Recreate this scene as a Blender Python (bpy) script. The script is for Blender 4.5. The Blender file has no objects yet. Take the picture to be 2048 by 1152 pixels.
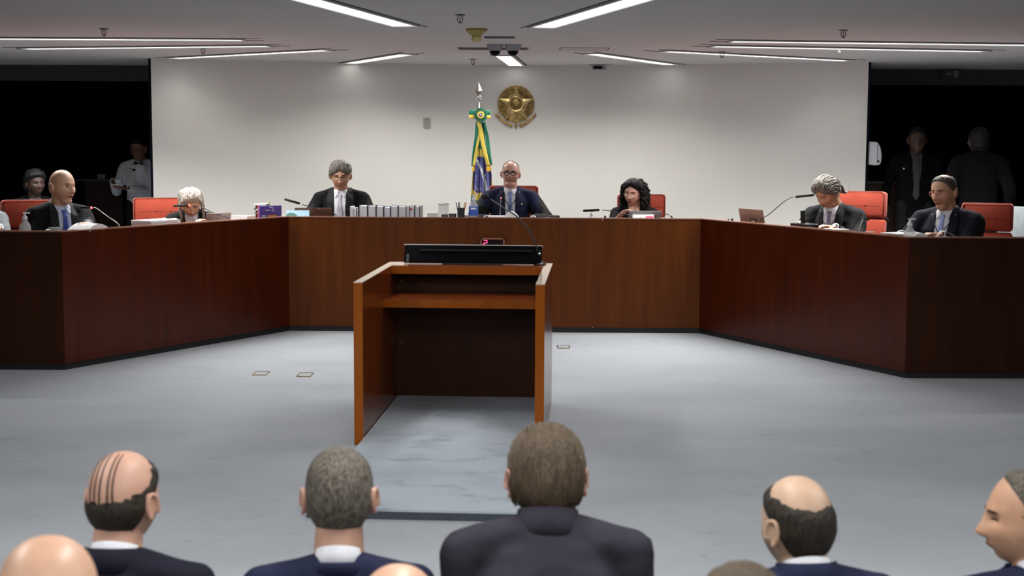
import bpy, bmesh, math, random
from mathutils import Vector, Matrix, noise
from mathutils.bvhtree import BVHTree
random.seed(7)
SC = bpy.context.scene
COL = SC.collection
R = math.radians
# ------------------------------------------------------------------ camera, world, exposure
FPX, PITCH, ROLL, HC = 2808.0, .1017, .005, 1.544
FWD = Vector((0, math.cos(PITCH), -math.sin(PITCH)))
RIGHT = Vector((1, 0, 0)); UP = RIGHT.cross(FWD)
CR = RIGHT * math.cos(ROLL) + UP * math.sin(ROLL)
CU = UP * math.cos(ROLL) - RIGHT * math.sin(ROLL)
cd = bpy.data.cameras.new('camera'); cam = bpy.data.objects.new('camera', cd); COL.objects.link(cam)
cd.sensor_width = 36; cd.lens = FPX / 2048 * 36; cd.clip_end = 60; cd.clip_start = .05
m = Matrix.Identity(4)
for i in range(3):
    m[i][0], m[i][1], m[i][2] = CR[i], CU[i], -FWD[i]
m[2][3] = HC
cam.matrix_world = m
cd.dof.use_dof = True; cd.dof.focus_distance = 11.5; cd.dof.aperture_fstop = 4.5
SC.camera = cam
SC.view_settings.view_transform = 'Standard'; SC.view_settings.look = 'None'
SC.view_settings.gamma = 1; SC.view_settings.use_curve_mapping = False
SC.view_settings.exposure = 0.42
w = bpy.data.worlds.new('world'); SC.world = w; w.use_nodes = True
w.node_tree.nodes['Background'].inputs[0].default_value = (.5, .55, .6, 1)
w.node_tree.nodes['Background'].inputs[1].default_value = .02
LAMP_W = 8.5          # watts per metre of ceiling slot
LAMP_C = (1.0, .98, .95)
SPREAD = R(178)

def at(px, py, d):
    v = FWD + CR * (px - 1024) / FPX + CU * (576 - py) / FPX
    return Vector((0, 0, HC)) + v * (d / v.y)
def onz(px, py, z):
    v = FWD + CR * (px - 1024) / FPX + CU * (576 - py) / FPX
    return Vector((0, 0, HC)) + v * ((z - HC) / v.z)

# ------------------------------------------------------------------ materials
def mat(name, col, rough=.5, metal=0, var=.12, scale=8, col2=None, stretch=(1, 1, 1), bump=0, bscale=60,
        coat=0, emit=None, estr=0, spec=.5, sheen=0, trans=0, alpha=1, sss=0, detail=4, contrast=(.35, .65), crough=.1, ior=1.5):
    m = bpy.data.materials.new(name); m.use_nodes = True
    nt = m.node_tree; b = nt.nodes['Principled BSDF']
    tc = nt.nodes.new('ShaderNodeTexCoord'); mp = nt.nodes.new('ShaderNodeMapping')
    mp.inputs['Scale'].default_value = stretch
    nt.links.new(tc.outputs['Object'], mp.inputs[0])
    n = nt.nodes.new('ShaderNodeTexNoise'); n.inputs['Scale'].default_value = scale; n.inputs['Detail'].default_value = detail
    nt.links.new(mp.outputs[0], n.inputs['Vector'])
    r = nt.nodes.new('ShaderNodeValToRGB')
    c2 = col2 if col2 else tuple(max(0, c * (1 - var)) for c in col)
    r.color_ramp.elements[0].position, r.color_ramp.elements[1].position = contrast
    r.color_ramp.elements[0].color = (*c2, 1); r.color_ramp.elements[1].color = (*col, 1)
    nt.links.new(n.outputs['Fac'], r.inputs[0]); nt.links.new(r.outputs[0], b.inputs['Base Color'])
    b.inputs['Roughness'].default_value = rough; b.inputs['Metallic'].default_value = metal
    b.inputs['Specular IOR Level'].default_value = spec
    b.inputs['Coat Weight'].default_value = coat; b.inputs['Coat Roughness'].default_value = crough
    b.inputs['Sheen Weight'].default_value = sheen
    b.inputs['Transmission Weight'].default_value = trans; b.inputs['Alpha'].default_value = alpha
    b.inputs['IOR'].default_value = ior
    if sss:
        b.inputs['Subsurface Weight'].default_value = sss; b.inputs['Subsurface Radius'].default_value = (.012, .004, .002)
        b.inputs['Subsurface Scale'].default_value = 1
    if emit:
        b.inputs['Emission Color'].default_value = (*emit, 1); b.inputs['Emission Strength'].default_value = estr
    if bump:
        n2 = nt.nodes.new('ShaderNodeTexNoise'); n2.inputs['Scale'].default_value = bscale; n2.inputs['Detail'].default_value = 3
        nt.links.new(mp.outputs[0], n2.inputs['Vector'])
        bp = nt.nodes.new('ShaderNodeBump'); bp.inputs['Strength'].default_value = bump; bp.inputs['Distance'].default_value = .004
        nt.links.new(n2.outputs['Fac'], bp.inputs['Height']); nt.links.new(bp.outputs[0], b.inputs['Normal'])
    return m
def wood(name, c1, c2, c3, rough=.3, coat=.3, freq=1.0):
    m = mat(name, c1, rough, col2=c2, scale=5 * freq, stretch=(3.0, 3.0, .22), detail=6, coat=coat, contrast=(.3, .7), crough=.12)
    nt = m.node_tree; b = nt.nodes['Principled BSDF']
    tc = nt.nodes.new('ShaderNodeTexCoord'); mp = nt.nodes.new('ShaderNodeMapping'); mp.inputs['Scale'].default_value = (26, 26, .7)
    n = nt.nodes.new('ShaderNodeTexNoise'); n.inputs['Scale'].default_value = 3; n.inputs['Detail'].default_value = 8
    nt.links.new(tc.outputs['Object'], mp.inputs[0]); nt.links.new(mp.outputs[0], n.inputs['Vector'])
    r = nt.nodes.new('ShaderNodeValToRGB'); r.color_ramp.elements[0].position = .42; r.color_ramp.elements[1].position = .62
    mx = nt.nodes.new('ShaderNodeMix'); mx.data_type = 'RGBA'
    nt.links.new(n.outputs['Fac'], r.inputs[0]); nt.links.new(r.outputs[0], mx.inputs[0])
    b.inputs['Specular IOR Level'].default_value = .16
    src = b.inputs['Base Color'].links[0].from_socket
    nt.links.new(src, mx.inputs[6]); mx.inputs[7].default_value = (*c3, 1)
    nt.links.new(mx.outputs[2], b.inputs['Base Color'])
    return m
M = {}
M['wall'] = mat('wall_paint', (.70, .685, .640), .9, var=.02, scale=2)
nt = None
M['ceil'] = mat('ceiling_paint', (.50, .485, .48), .95, var=.03, scale=1.5)
M['void'] = mat('dark_cloth_wall', (.006, .008, .016), 1, var=.3, scale=1.5, spec=.1)
M['lintel'] = mat('dark_lintel', (.05, .05, .06), .8)
M['carpet'] = mat('blue_grey_carpet', (.40, .425, .46), .97, col2=(.365, .39, .42), scale=.9, stretch=(1, 1.6, 1), detail=9, bump=.5, bscale=260, spec=.1, contrast=(.4, .56))
M['carpet2'] = mat('raised_platform_carpet', (.47, .53, .59), .97, col2=(.40, .45, .51), scale=2.2, detail=9, bump=.7, bscale=240, spec=.1, contrast=(.38, .55))
M['seam'] = mat('dark_seam', (.05, .06, .08), .9)
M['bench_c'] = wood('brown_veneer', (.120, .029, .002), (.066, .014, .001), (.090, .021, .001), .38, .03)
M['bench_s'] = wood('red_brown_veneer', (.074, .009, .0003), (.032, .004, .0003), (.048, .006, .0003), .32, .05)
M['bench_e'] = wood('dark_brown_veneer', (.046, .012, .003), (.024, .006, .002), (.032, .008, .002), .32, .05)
M['ledge'] = wood('ledge_veneer', (.30, .14, .09), (.22, .10, .06), (.26, .12, .08), .2, .6)
M['plinth'] = mat('black_plinth', (.006, .007, .009), .5)
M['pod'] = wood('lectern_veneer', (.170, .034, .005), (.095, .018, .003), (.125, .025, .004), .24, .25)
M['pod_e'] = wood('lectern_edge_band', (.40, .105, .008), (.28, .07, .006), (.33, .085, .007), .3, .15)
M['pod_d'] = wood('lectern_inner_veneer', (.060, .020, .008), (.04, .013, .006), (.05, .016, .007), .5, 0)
M['pod_glare'] = wood('lectern_top_glare', (.78, .56, .42), (.66, .46, .33), (.72, .51, .37), .14, .6)  # glare of the ceiling lights painted into a pale tan base colour
M['skin'] = mat('skin_light', (.53, .31, .225), .52, var=.12, scale=26, sss=.05)
M['skin_t'] = mat('skin_tan', (.56, .315, .20), .52, var=.14, scale=26, sss=.05)
M['skin_s'] = mat('skin_sallow', (.50, .335, .235), .52, var=.12, scale=26, sss=.05)
M['skin_p'] = mat('skin_pink', (.62, .345, .265), .42, var=.10, scale=26, sss=.05)
M['skin_b'] = mat('skin_bald', (.60, .36, .245), .42, var=.10, scale=20, sss=.05)
M['skin_d'] = mat('skin_deep', (.20, .095, .06), .45, var=.12, scale=26)
M['skin_shade'] = mat('skin_shaded_tint', (.055, .026, .017), .6, var=.12, scale=26)  # skin darkened so the dim background figures carry their shade in the colour
M['ear'] = mat('ear_skin', (.60, .19, .12), .45, var=.1, scale=40, sss=.2)
M['lip'] = mat('lip_skin', (.36, .12, .09), .45)
M['mouthline'] = mat('mouth_line', (.10, .03, .025), .6)
M['fold'] = mat('skin_fold', (.30, .12, .07), .6)
M['eyew'] = mat('eye_white', (.55, .52, .50), .25)
M['iris'] = mat('iris', (.02, .013, .01), .2)
def hairm(name, c, c2, sc=(40, 40, 6), rough=.5):
    return mat(name, c, rough, spec=.22, col2=c2, scale=3, stretch=sc, detail=5, bump=.9, bscale=4, contrast=(.38, .62))
M['h_grey'] = hairm('grey_hair', (.26, .245, .22), (.075, .07, .06))
M['h_silver'] = hairm('silver_hair', (.50, .46, .40), (.17, .15, .13), (46, 46, 10))
M['h_black'] = hairm('black_hair', (.010, .0095, .009), (.004, .004, .004), rough=.5)
M['h_brown'] = hairm('brown_hair', (.115, .085, .055), (.055, .040, .027), (70, 70, 9))
M['h_dark'] = hairm('dark_brown_hair', (.035, .027, .019), (.014, .011, .009), (70, 70, 10))
M['h_salt'] = hairm('salt_and_pepper_hair', (.16, .145, .12), (.05, .042, .034), (60, 60, 16))
M['h_saltd'] = hairm('dark_greying_hair', (.13, .115, .105), (.035, .03, .028), (30, 30, 12))
M['brow'] = mat('eyebrow_hair', (.05, .035, .025), .7, var=.4, scale=200)
def cloth(name, c, c2=None, rough=.85, sheen=.0, **k):
    return mat(name, c, rough, col2=c2, sheen=sheen, scale=k.pop('scale', 30), bump=k.pop('bump', .15), bscale=400, spec=.12, **k)
M['black'] = cloth('black_suit_cloth', (.007, .007, .008))
M['robe'] = cloth('black_robe_cloth', (.009, .009, .0095), rough=.7)
M['robe_l'] = cloth('robe_collar_cloth', (.016, .0165, .017), rough=.6)
M['navy'] = cloth('navy_suit_cloth', (.018, .022, .052))
M['navy_d'] = cloth('dark_navy_suit_cloth', (.014, .015, .026))
M['char'] = cloth('charcoal_navy_suit_cloth', (.034, .032, .044))
M['white'] = cloth('white_shirt_cloth', (.74, .76, .82), sheen=.05)
M['whitejk'] = cloth('white_jacket_cloth', (.62, .64, .68), sheen=.05)
M['bshirt'] = cloth('pale_blue_shirt_cloth', (.55, .62, .80), sheen=.05)
M['t_blue'] = cloth('blue_patterned_tie', (.10, .16, .50), (.03, .05, .24), .5, scale=150)
M['t_silver'] = cloth('silver_tie', (.46, .46, .54), None, .4)
M['t_lblue'] = cloth('pale_blue_tie', (.22, .32, .58), (.12, .18, .38), .5, scale=220)
M['t_grey'] = cloth('grey_patterned_tie', (.32, .33, .45), (.07, .075, .13), .5, scale=180)
M['t_lilac'] = cloth('lilac_blue_tie', (.30, .35, .66), None, .5)
M['t_dark'] = cloth('dark_tie', (.05, .045, .05), None, .6)
M['shade_suit'] = cloth('shaded_suit_cloth', (.0025, .0025, .0028), rough=1)  # suit copy blackened to put the gloom around its wearers into the cloth
M['shade_shirt'] = cloth('shaded_shirt_cloth', (.055, .055, .055))  # shirt greyed down, shade painted into the cloth colour
M['greycl'] = cloth('grey_cloth', (.16, .18, .19))
M['trous'] = cloth('black_trouser_cloth', (.010, .010, .012))
M['shoe'] = mat('black_leather', (.01, .01, .01), .3)
M['chair'] = mat('orange_red_upholstery', (.29, .032, .010), .85, col2=(.25, .027, .008), scale=14, bump=.2, bscale=500, sheen=.05)
M['chair_d'] = mat('dark_upholstery_seam', (.13, .02, .01), .85)
M['blackp'] = mat('black_plastic', (.010, .010, .011), .35)
M['blackg'] = mat('black_gloss_plastic', (.002, .002, .0022), .35, spec=.06)
M['foam'] = mat('black_foam', (.008, .008, .008), .95)
M['chrome'] = mat('brushed_metal', (.55, .54, .52), .3, 1)
M['gold'] = mat('aged_brass', (.46, .33, .13), .38, 1, col2=(.20, .13, .05), scale=28, bump=.5, bscale=90)
M['gold2'] = mat('polished_brass', (.74, .58, .27), .34, 1, col2=(.50, .37, .15), scale=20)
M['silver'] = mat('lance_metal', (.42, .41, .39), .33, 1)
M['paper'] = mat('white_paper', (.78, .78, .80), .9, var=.03)
M['paper_g'] = mat('page_block', (.72, .71, .78), .9, var=.1, scale=60, stretch=(60, 60, 1))
M['laptop_b'] = mat('bronze_laptop_lid', (.17, .085, .05), .35, .5)
M['laptop_g'] = mat('grey_laptop_lid', (.25, .235, .23), .35, .4)
M['laptop_s'] = mat('silver_laptop_lid', (.36, .29, .26), .35, .4)
def flat(n, c, rough=.5, **k): return mat(n, c, rough, var=.05, **k)
M['purple'] = flat('purple_cover', (.085, .045, .30)); M['orange'] = flat('orange_label', (.50, .22, .035))
M['red'] = flat('red_cover', (.50, .035, .02)); M['blue'] = flat('blue_cover', (.03, .12, .42))
M['navyc'] = flat('dark_blue_cover', (.012, .010, .04)); M['yellowc'] = flat('yellow_cover', (.65, .55, .12))
M['lime'] = flat('lime_note', (.75, .80, .30)); M['pink'] = flat('pink_print', (.70, .06, .16)); M['whitei'] = flat('white_print', (.85, .85, .88))
M['sky'] = flat('pale_blue_print', (.38, .60, .78)); M['hill'] = flat('dark_green_print', (.06, .20, .16)); M['rose'] = flat('rose_print', (.70, .25, .28))
M['greenf'] = mat('flag_green_satin', (.0, .145, .075), .4, var=.3, scale=14, sheen=.4)
M['yellowf'] = mat('flag_yellow_satin', (.62, .47, .06), .38, var=.2, scale=14, sheen=.4)
M['bluef'] = mat('flag_blue_satin', (.018, .022, .22), .4, var=.25, scale=12, sheen=.4)
M['whitef'] = flat('flag_white_band', (.72, .75, .74)); M['greenl'] = flat('green_lettering', (.02, .16, .07))
M['amber'] = flat('golden_fringe', (.72, .42, .02))
M['whitep'] = flat('white_plastic', (.75, .76, .80), .35); M['greyp'] = flat('grey_plastic', (.33, .33, .30), .5)
M['label'] = flat('blue_bottle_label', (.05, .11, .46)); M['dome'] = flat('camera_housing_grey', (.30, .30, .32), .5)
M['siren'] = flat('yellow_plastic', (.30, .23, .05), .5); M['siren2'] = flat('pale_yellow_plastic', (.42, .34, .12), .5)
M['clear'] = mat('clear_plastic', (.70, .72, .73), .10, alpha=.50, var=.02)
M['glass'] = mat('clear_glass', (.80, .83, .83), .05, alpha=.20, var=0)
M['screen'] = mat('dark_led_window', (.010, .002, .003), .2)
M['led'] = mat('red_led', (.8, .02, .05), .4, emit=(1, .03, .10), estr=5)
M['ledr'] = mat('red_mic_ring', (.8, .1, .1), .4, emit=(1, .12, .12), estr=1.6)
M['ledg'] = mat('green_led', (.3, .9, .7), .4, emit=(.4, 1, .8), estr=4)
M['diff'] = mat('lit_diffuser', (.9, .9, .9), .6, emit=(1, 1, 1), estr=1.5)
M['frame'] = mat('fixture_frame', (.45, .44, .44), .5); M['frame_d'] = mat('fixture_shadow_gap', (.06, .06, .06), .8)
M['tray'] = mat('dark_metal', (.08, .08, .09), .3, .8); M['cab'] = wood('dark_cabinet_wood', (.02, .009, .005), (.012, .006, .004), (.015, .007, .004), .5, 0)
M['pinl'] = flat('pale_enamel_pin', (.65, .68, .45), .3)
M['exit'] = flat('dim_sign_face', (.03, .04, .035)); M['exitl'] = flat('dim_sign_letter', (.16, .20, .17))

def smudge(m, scale, stretch, lo, hi, dark):
    nt = m.node_tree; b = nt.nodes['Principled BSDF']; tc = nt.nodes.new('ShaderNodeTexCoord'); mp = nt.nodes.new('ShaderNodeMapping'); mp.inputs['Scale'].default_value = stretch
    n = nt.nodes.new('ShaderNodeTexNoise'); n.inputs['Scale'].default_value = scale; n.inputs['Detail'].default_value = 4; n.inputs['Roughness'].default_value = .65
    nt.links.new(tc.outputs['Object'], mp.inputs[0]); nt.links.new(mp.outputs[0], n.inputs['Vector'])
    r = nt.nodes.new('ShaderNodeValToRGB'); r.color_ramp.elements[0].position = lo; r.color_ramp.elements[1].position = hi
    r.color_ramp.elements[0].color = (1, 1, 1, 1); r.color_ramp.elements[1].color = (dark, dark, dark, 1)
    mx = nt.nodes.new('ShaderNodeMix'); mx.data_type = 'RGBA'; mx.blend_type = 'MULTIPLY'; mx.inputs[0].default_value = 1
    nt.links.new(n.outputs['Fac'], r.inputs[0]); nt.links.new(b.inputs['Base Color'].links[0].from_socket, mx.inputs[6]); nt.links.new(r.outputs[0], mx.inputs[7]); nt.links.new(mx.outputs[2], b.inputs['Base Color'])
smudge(M['carpet'], 3.2, (1, 1.8, 1), .60, .72, .86); smudge(M['carpet'], 9, (1, 1.4, 1), .70, .74, .62)
smudge(M['carpet2'], 3.5, (1, 1.5, 1), .56, .70, .74)

# ------------------------------------------------------------------ mesh helpers
def obj(name, bm, m, parent=None, smooth=False, auto=None):
    me = bpy.data.meshes.new(name)
    if isinstance(bm, bmesh.types.BMesh):
        bmesh.ops.recalc_face_normals(bm, faces=bm.faces); bm.to_mesh(me); bm.free()
    else:
        me.from_pydata(*bm)
    for x in (m if isinstance(m, (list, tuple)) else [m]): me.materials.append(x)
    o = bpy.data.objects.new(name, me); COL.objects.link(o)
    if parent: o.parent = parent
    if smooth: me.shade_smooth()
    if auto is not None:
        me.shade_smooth(); me.set_sharp_from_angle(angle=R(auto))
    return o
def tag(o, label=None, cat=None, group=None, kind=None):
    if label: o['label'] = label
    if cat: o['category'] = cat
    if group: o['group'] = group
    if kind: o['kind'] = kind
    return o
def thing(name, label, cat, loc=(0, 0, 0), rz=0, group=None, rot=None):
    o = bpy.data.objects.new(name, None); COL.objects.link(o); o.empty_display_size = .1
    o.location = loc; o.rotation_euler = rot if rot else (0, 0, rz)
    return tag(o, label, cat, group)
def struct(name, bm, m, **k): return tag(obj(name, bm, m, **k), kind='structure')
def B(): return bmesh.new()
def box(bm, c, s, rot=None, bev=0, seg=2):
    t = bmesh.new(); bmesh.ops.create_cube(t, size=1)
    bmesh.ops.scale(t, vec=s, verts=t.verts)
    if bev: bmesh.ops.bevel(t, geom=t.edges[:], offset=bev, segments=seg, profile=.5, affect='EDGES')
    mx = Matrix.Translation(c)
    if rot is not None: mx = mx @ (rot if isinstance(rot, Matrix) else Matrix.Rotation(rot, 4, 'Z'))
    bmesh.ops.transform(t, matrix=mx, verts=t.verts)
    me = bpy.data.meshes.new('t'); t.to_mesh(me); t.free(); bm.from_mesh(me); bpy.data.meshes.remove(me)
    return bm
def ell(bm, c, s, rot=None, sub=3):
    mx = Matrix.Translation(c)
    if rot is not None: mx = mx @ rot
    bmesh.ops.create_icosphere(bm, subdivisions=sub, radius=1, matrix=mx @ Matrix.Diagonal((*s, 1)))
    return bm
def frame_z(d):
    return Vector(d).normalized().to_track_quat('Z', 'Y').to_matrix().to_4x4()
def cone(bm, p0, p1, r0, r1, seg=16):
    p0, p1 = Vector(p0), Vector(p1); d = p1 - p0
    bmesh.ops.create_cone(bm, cap_ends=True, segments=seg, radius1=r0, radius2=r1, depth=d.length, matrix=Matrix.Translation((p0 + p1) / 2) @ frame_z(d))
    return bm
def cap(bm, p0, p1, r0, r1, seg=14):
    cone(bm, p0, p1, r0, r1, seg); ell(bm, p0, (r0,) * 3, sub=2); ell(bm, p1, (r1,) * 3, sub=2)
    return bm
def spline(pts, n):
    P = [Vector(p) for p in pts]; out = []
    for i in range(len(P) - 1):
        a = P[max(i - 1, 0)]; b = P[i]; c = P[i + 1]; d = P[min(i + 2, len(P) - 1)]
        for k in range(n):
            t = k / n
            out.append(.5 * ((2 * b) + (c - a) * t + (2 * a - 5 * b + 4 * c - d) * t * t + (3 * b - a - 3 * c + d) * t ** 3))
    out.append(P[-1]); return out
def tube(bm, pts, r, seg=8, n=0):
    P = spline(pts, n) if n else [Vector(p) for p in pts]
    N = len(P); rings = []
    nrm = None
    for i, p in enumerate(P):
        t = (P[min(i + 1, N - 1)] - P[max(i - 1, 0)]).normalized()
        if nrm is None:
            nrm = t.orthogonal().normalized()
        else:
            nrm = (nrm - t * nrm.dot(t)).normalized()
        bn = t.cross(nrm)
        rr = r(i / (N - 1)) if callable(r) else r
        rings.append([bm.verts.new(p + (nrm * math.cos(a) + bn * math.sin(a)) * rr) for a in [2 * math.pi * k / seg for k in range(seg)]])
    for i in range(N - 1):
        for k in range(seg):
            bm.faces.new((rings[i][k], rings[i][(k + 1) % seg], rings[i + 1][(k + 1) % seg], rings[i + 1][k]))
    bm.faces.new(rings[0][::-1]); bm.faces.new(rings[-1]); return bm
def lathe(bm, prof, c=(0, 0, 0), seg=24, mx=None):
    c = Vector(c); rings = []
    for r, z in prof:
        rings.append([bm.verts.new((mx @ Vector((r * math.cos(a), r * math.sin(a), z)) if mx else Vector((r * math.cos(a), r * math.sin(a), z))) + c) for a in [2 * math.pi * k / seg for k in range(seg)]])
    for i in range(len(prof) - 1):
        for k in range(seg):
            bm.faces.new((rings[i][k], rings[i][(k + 1) % seg], rings[i + 1][(k + 1) % seg], rings[i + 1][k]))
    bm.faces.new(rings[0][::-1]); bm.faces.new(rings[-1]); return bm
def prism(bm, pts, z0, z1):
    lo = [bm.verts.new((p[0], p[1], z0)) for p in pts]; hi = [bm.verts.new((p[0], p[1], z1)) for p in pts]
    n = len(pts)
    bm.faces.new(lo[::-1]); bm.faces.new(hi)
    for i in range(n): bm.faces.new((lo[i], lo[(i + 1) % n], hi[(i + 1) % n], hi[i]))
    return bm
def prism_xz(bm, pts, y0, y1):
    lo = [bm.verts.new((p[0], y0, p[1])) for p in pts]; hi = [bm.verts.new((p[0], y1, p[1])) for p in pts]
    n = len(pts)
    bm.faces.new(lo); bm.faces.new(hi[::-1])
    for i in range(n): bm.faces.new((lo[i], hi[i], hi[(i + 1) % n], lo[(i + 1) % n]))
    return bm
def bake(o, mods):
    for t, kw in mods:
        md = o.modifiers.new(t, t)
        for k, v in kw.items(): setattr(md, k, v)
    bpy.context.view_layer.update()
    dg = bpy.context.evaluated_depsgraph_get()
    me = bpy.data.meshes.new_from_object(o.evaluated_get(dg))
    old = o.data; mats = list(old.materials); o.modifiers.clear(); o.data = me
    me.materials.clear()
    for x in mats: me.materials.append(x)
    nm = old.name; bpy.data.meshes.remove(old); me.name = nm
    me.shade_smooth(); return o
def fuse(name, bm, m, parent, vox=.008, it=3, fac=.5):
    o = obj(name, bm, m, parent)
    return bake(o, [('REMESH', dict(mode='VOXEL', voxel_size=vox, adaptivity=0)), ('SMOOTH', dict(factor=fac, iterations=it))])
def bvh(*obs):
    V = []; F = []
    for o in obs:
        k = len(V); V += [v.co.copy() for v in o.data.vertices]; F += [[k + i for i in p.vertices] for p in o.data.polygons]
    return BVHTree.FromPolygons(V, F)
def wrinkle(o, amp, sc, dirv=(1, 1, 1)):
    me = o.data
    for v, nn in zip(me.vertices, [n.vector.copy() for n in me.vertex_normals]):
        p = Vector((v.co.x * dirv[0], v.co.y * dirv[1], v.co.z * dirv[2])) * sc
        k = noise.noise(p); k2 = noise.noise(p * 2.3 + Vector((3, 1, 5)))
        v.co += nn * amp * ((1 - abs(k) * 2.2) * .6 + k2 * .5 - .3)
def text(name, s, size, m, parent, mx, ext=.0008, align='CENTER'):
    c = bpy.data.curves.new('t', 'FONT'); c.body = s; c.size = size; c.extrude = ext; c.align_x = align; c.align_y = 'CENTER'
    o = bpy.data.objects.new(name, c); COL.objects.link(o); bpy.context.view_layer.update()
    me = bpy.data.meshes.new_from_object(o.evaluated_get(bpy.context.evaluated_depsgraph_get()))
    COL.objects.unlink(o); bpy.data.objects.remove(o); bpy.data.curves.remove(c)
    me.transform(mx); me.materials.clear(); me.materials.append(m)
    r = bpy.data.objects.new(name, me); COL.objects.link(r); r.parent = parent; return r
FRONT = Matrix.Rotation(R(90), 4, 'X')      # lettering that faces -Y

# ------------------------------------------------------------------ setting
CZ = 2.35; FZ = 0.0; JZ = .10; AZ = -.50
def wally(x): return 14.5 - .9 * (min(abs(x), 3.6) / 3.45) ** 1.4
WX0, WX1 = -3.47, 3.41
bm = B(); prism(bm, [(-9.5, 4.62), (9.5, 4.62), (9.5, 18.6), (-9.5, 18.6)], -.55, FZ)
fl = struct('floor', bm, M['carpet'])
fl2 = struct('floor', B() if False else prism(B(), [(-9.5, -4), (9.5, -4), (9.5, 4.62), (-9.5, 4.62)], -.6, AZ), M['carpet'])
struct('trim_1', prism(B(), [(-9.5, 4.58), (9.5, 4.58), (9.5, 4.62), (-9.5, 4.62)], AZ, FZ + .004), M['plinth'])
struct('ceiling', prism(B(), [(-9.5, -4), (9.5, -4), (9.5, 18.6), (-9.5, 18.6)], CZ, CZ + .2), M['ceil'])
# curved white back wall with thickness, dark returns at both ends
xs = [WX0 + (WX1 - WX0) * i / 60 for i in range(61)]
bm = B(); prism(bm, [(x, wally(x)) for x in xs] + [(x, wally(x) + .22) for x in xs[::-1]], FZ, CZ)
wl = struct('wall_back', bm, M['wall']); wl.data.shade_smooth(); wl.data.set_sharp_from_angle(angle=R(40))
struct('wall_return_left', box(B(), (WX0 - .012, wally(WX0) + .16, CZ / 2), (.03, .30, CZ)), M['void'])
struct('wall_return_right', box(B(), (WX1 + .012, wally(WX1) + .16, CZ / 2), (.03, .30, CZ)), M['void'])
struct('wall_far', box(B(), (0, 18.5, .9), (19, .2, 2.9)), M['void'])
struct('wall_left', box(B(), (-9.4, 7.3, .9), (.2, 22.6, 2.9)), M['void'])
struct('wall_right', box(B(), (9.4, 7.3, .9), (.2, 22.6, 2.9)), M['void'])
struct('wall_rear', box(B(), (0, -3.9, .9), (19, .2, 2.9)), M['wall'])
struct('trim_2', box(B(), (-6.5, 14.9, 2.27), (5.9, .12, .16)), M['lintel'])
struct('trim_3', box(B(), (6.5, 14.9, 2.27), (5.7, .12, .16)), M['lintel'])

# ------------------------------------------------------------------ ceiling fixtures
def fixture(a, b, w, label, pw=1.0):
    a, b = Vector(a), Vector(b); d = b - a; L = d.length; mid = (a + b) / 2
    t = thing('ceiling_light', label, 'ceiling light', (mid.x, mid.y, CZ), math.atan2(d.y, d.x), 'slot lights in the ceiling')
    bm = B()
    for s in (-1, 1):
        box(bm, (0, s * (w / 2 + .012), -.006), (L + .05, .024, .012)); box(bm, (s * (L / 2 + .012), 0, -.006), (.024, w, .012))
    obj('frame', bm, M['frame'], t)
    bm = B()
    for s in (-1, 1): box(bm, (0, s * (w / 2 + .032), -.0015), (L + .30, .014, .003))
    obj('shadow_gap', bm, M['frame_d'], t)
    obj('diffuser', box(B(), (0, 0, -.003), (L, w, .006)), M['diff'], t)
    ld = bpy.data.lights.new('lamp', 'AREA'); ld.shape = 'RECTANGLE'; ld.size = L; ld.size_y = .006
    half = pw < 0; pw = abs(pw)
    if half: ld.size = L * .45
    ld.energy = LAMP_W * L * pw; ld.color = LAMP_C; ld.spread = R(145) if half else (SPREAD if pw > .96 and 'thin' not in label else R(126))
    lo = bpy.data.objects.new('lamp', ld); COL.objects.link(lo); lo.parent = t; lo.location = (-L * .27 if half else 0, 0, -.014)
    return t
W_ = .14
fixture((-.74, 9.68), (-1.28, 7.4), .16, 'long slot light at the top left of centre, running towards the viewer', 1.05)
fixture((.20, 9.74), (.80, 7.4), .16, 'long slot light at the top right of centre, running towards the viewer', 1.05)
fixture((-.09, 12.84), (.03, 14.42), W_, 'short slot light just below the two dome cameras', -.8)
fixture((-.95, 12.69), (-1.63, 14.15), W_, 'slanting slot light above the man in silver tie', -1.25)
fixture((.69, 12.5), (1.57, 14.1), W_, 'slanting slot light above the curly haired woman', -1.25)
fixture((-1.6, 12.2), (-3.21, 13.45), W_, 'thin slot light slanting down to the left wall end', .22)
fixture((1.3, 12.12), (3.12, 13.3), W_, 'thin slot light slanting down to the right wall end', .22)
fixture((-2.02, 11.72), (-4.19, 12.2), W_, 'long thin slot light on the left, second from the top', 2.1)
fixture((1.62, 11.49), (3.94, 11.92), W_, 'long thin slot light on the right, second from the top', 2.1)
fixture((-2.11, 11.06), (-4.5, 11.03), W_, 'uppermost long thin slot light on the left', 2.5)
fixture((1.68, 10.94), (4.5, 11.2), W_, 'uppermost long thin slot light on the right', 2.5)
for x, y in ((-2.6, 3.6), (0, 3.4), (2.6, 3.6), (-2.6, .6), (0, .4), (2.6, .6)):  # added out-of-frame fixtures that brighten the floor and foreground
    fixture((x, y - .9), (x, y + .9), .16, 'added unseen slot light over the audience seats', 2.4)

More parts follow.
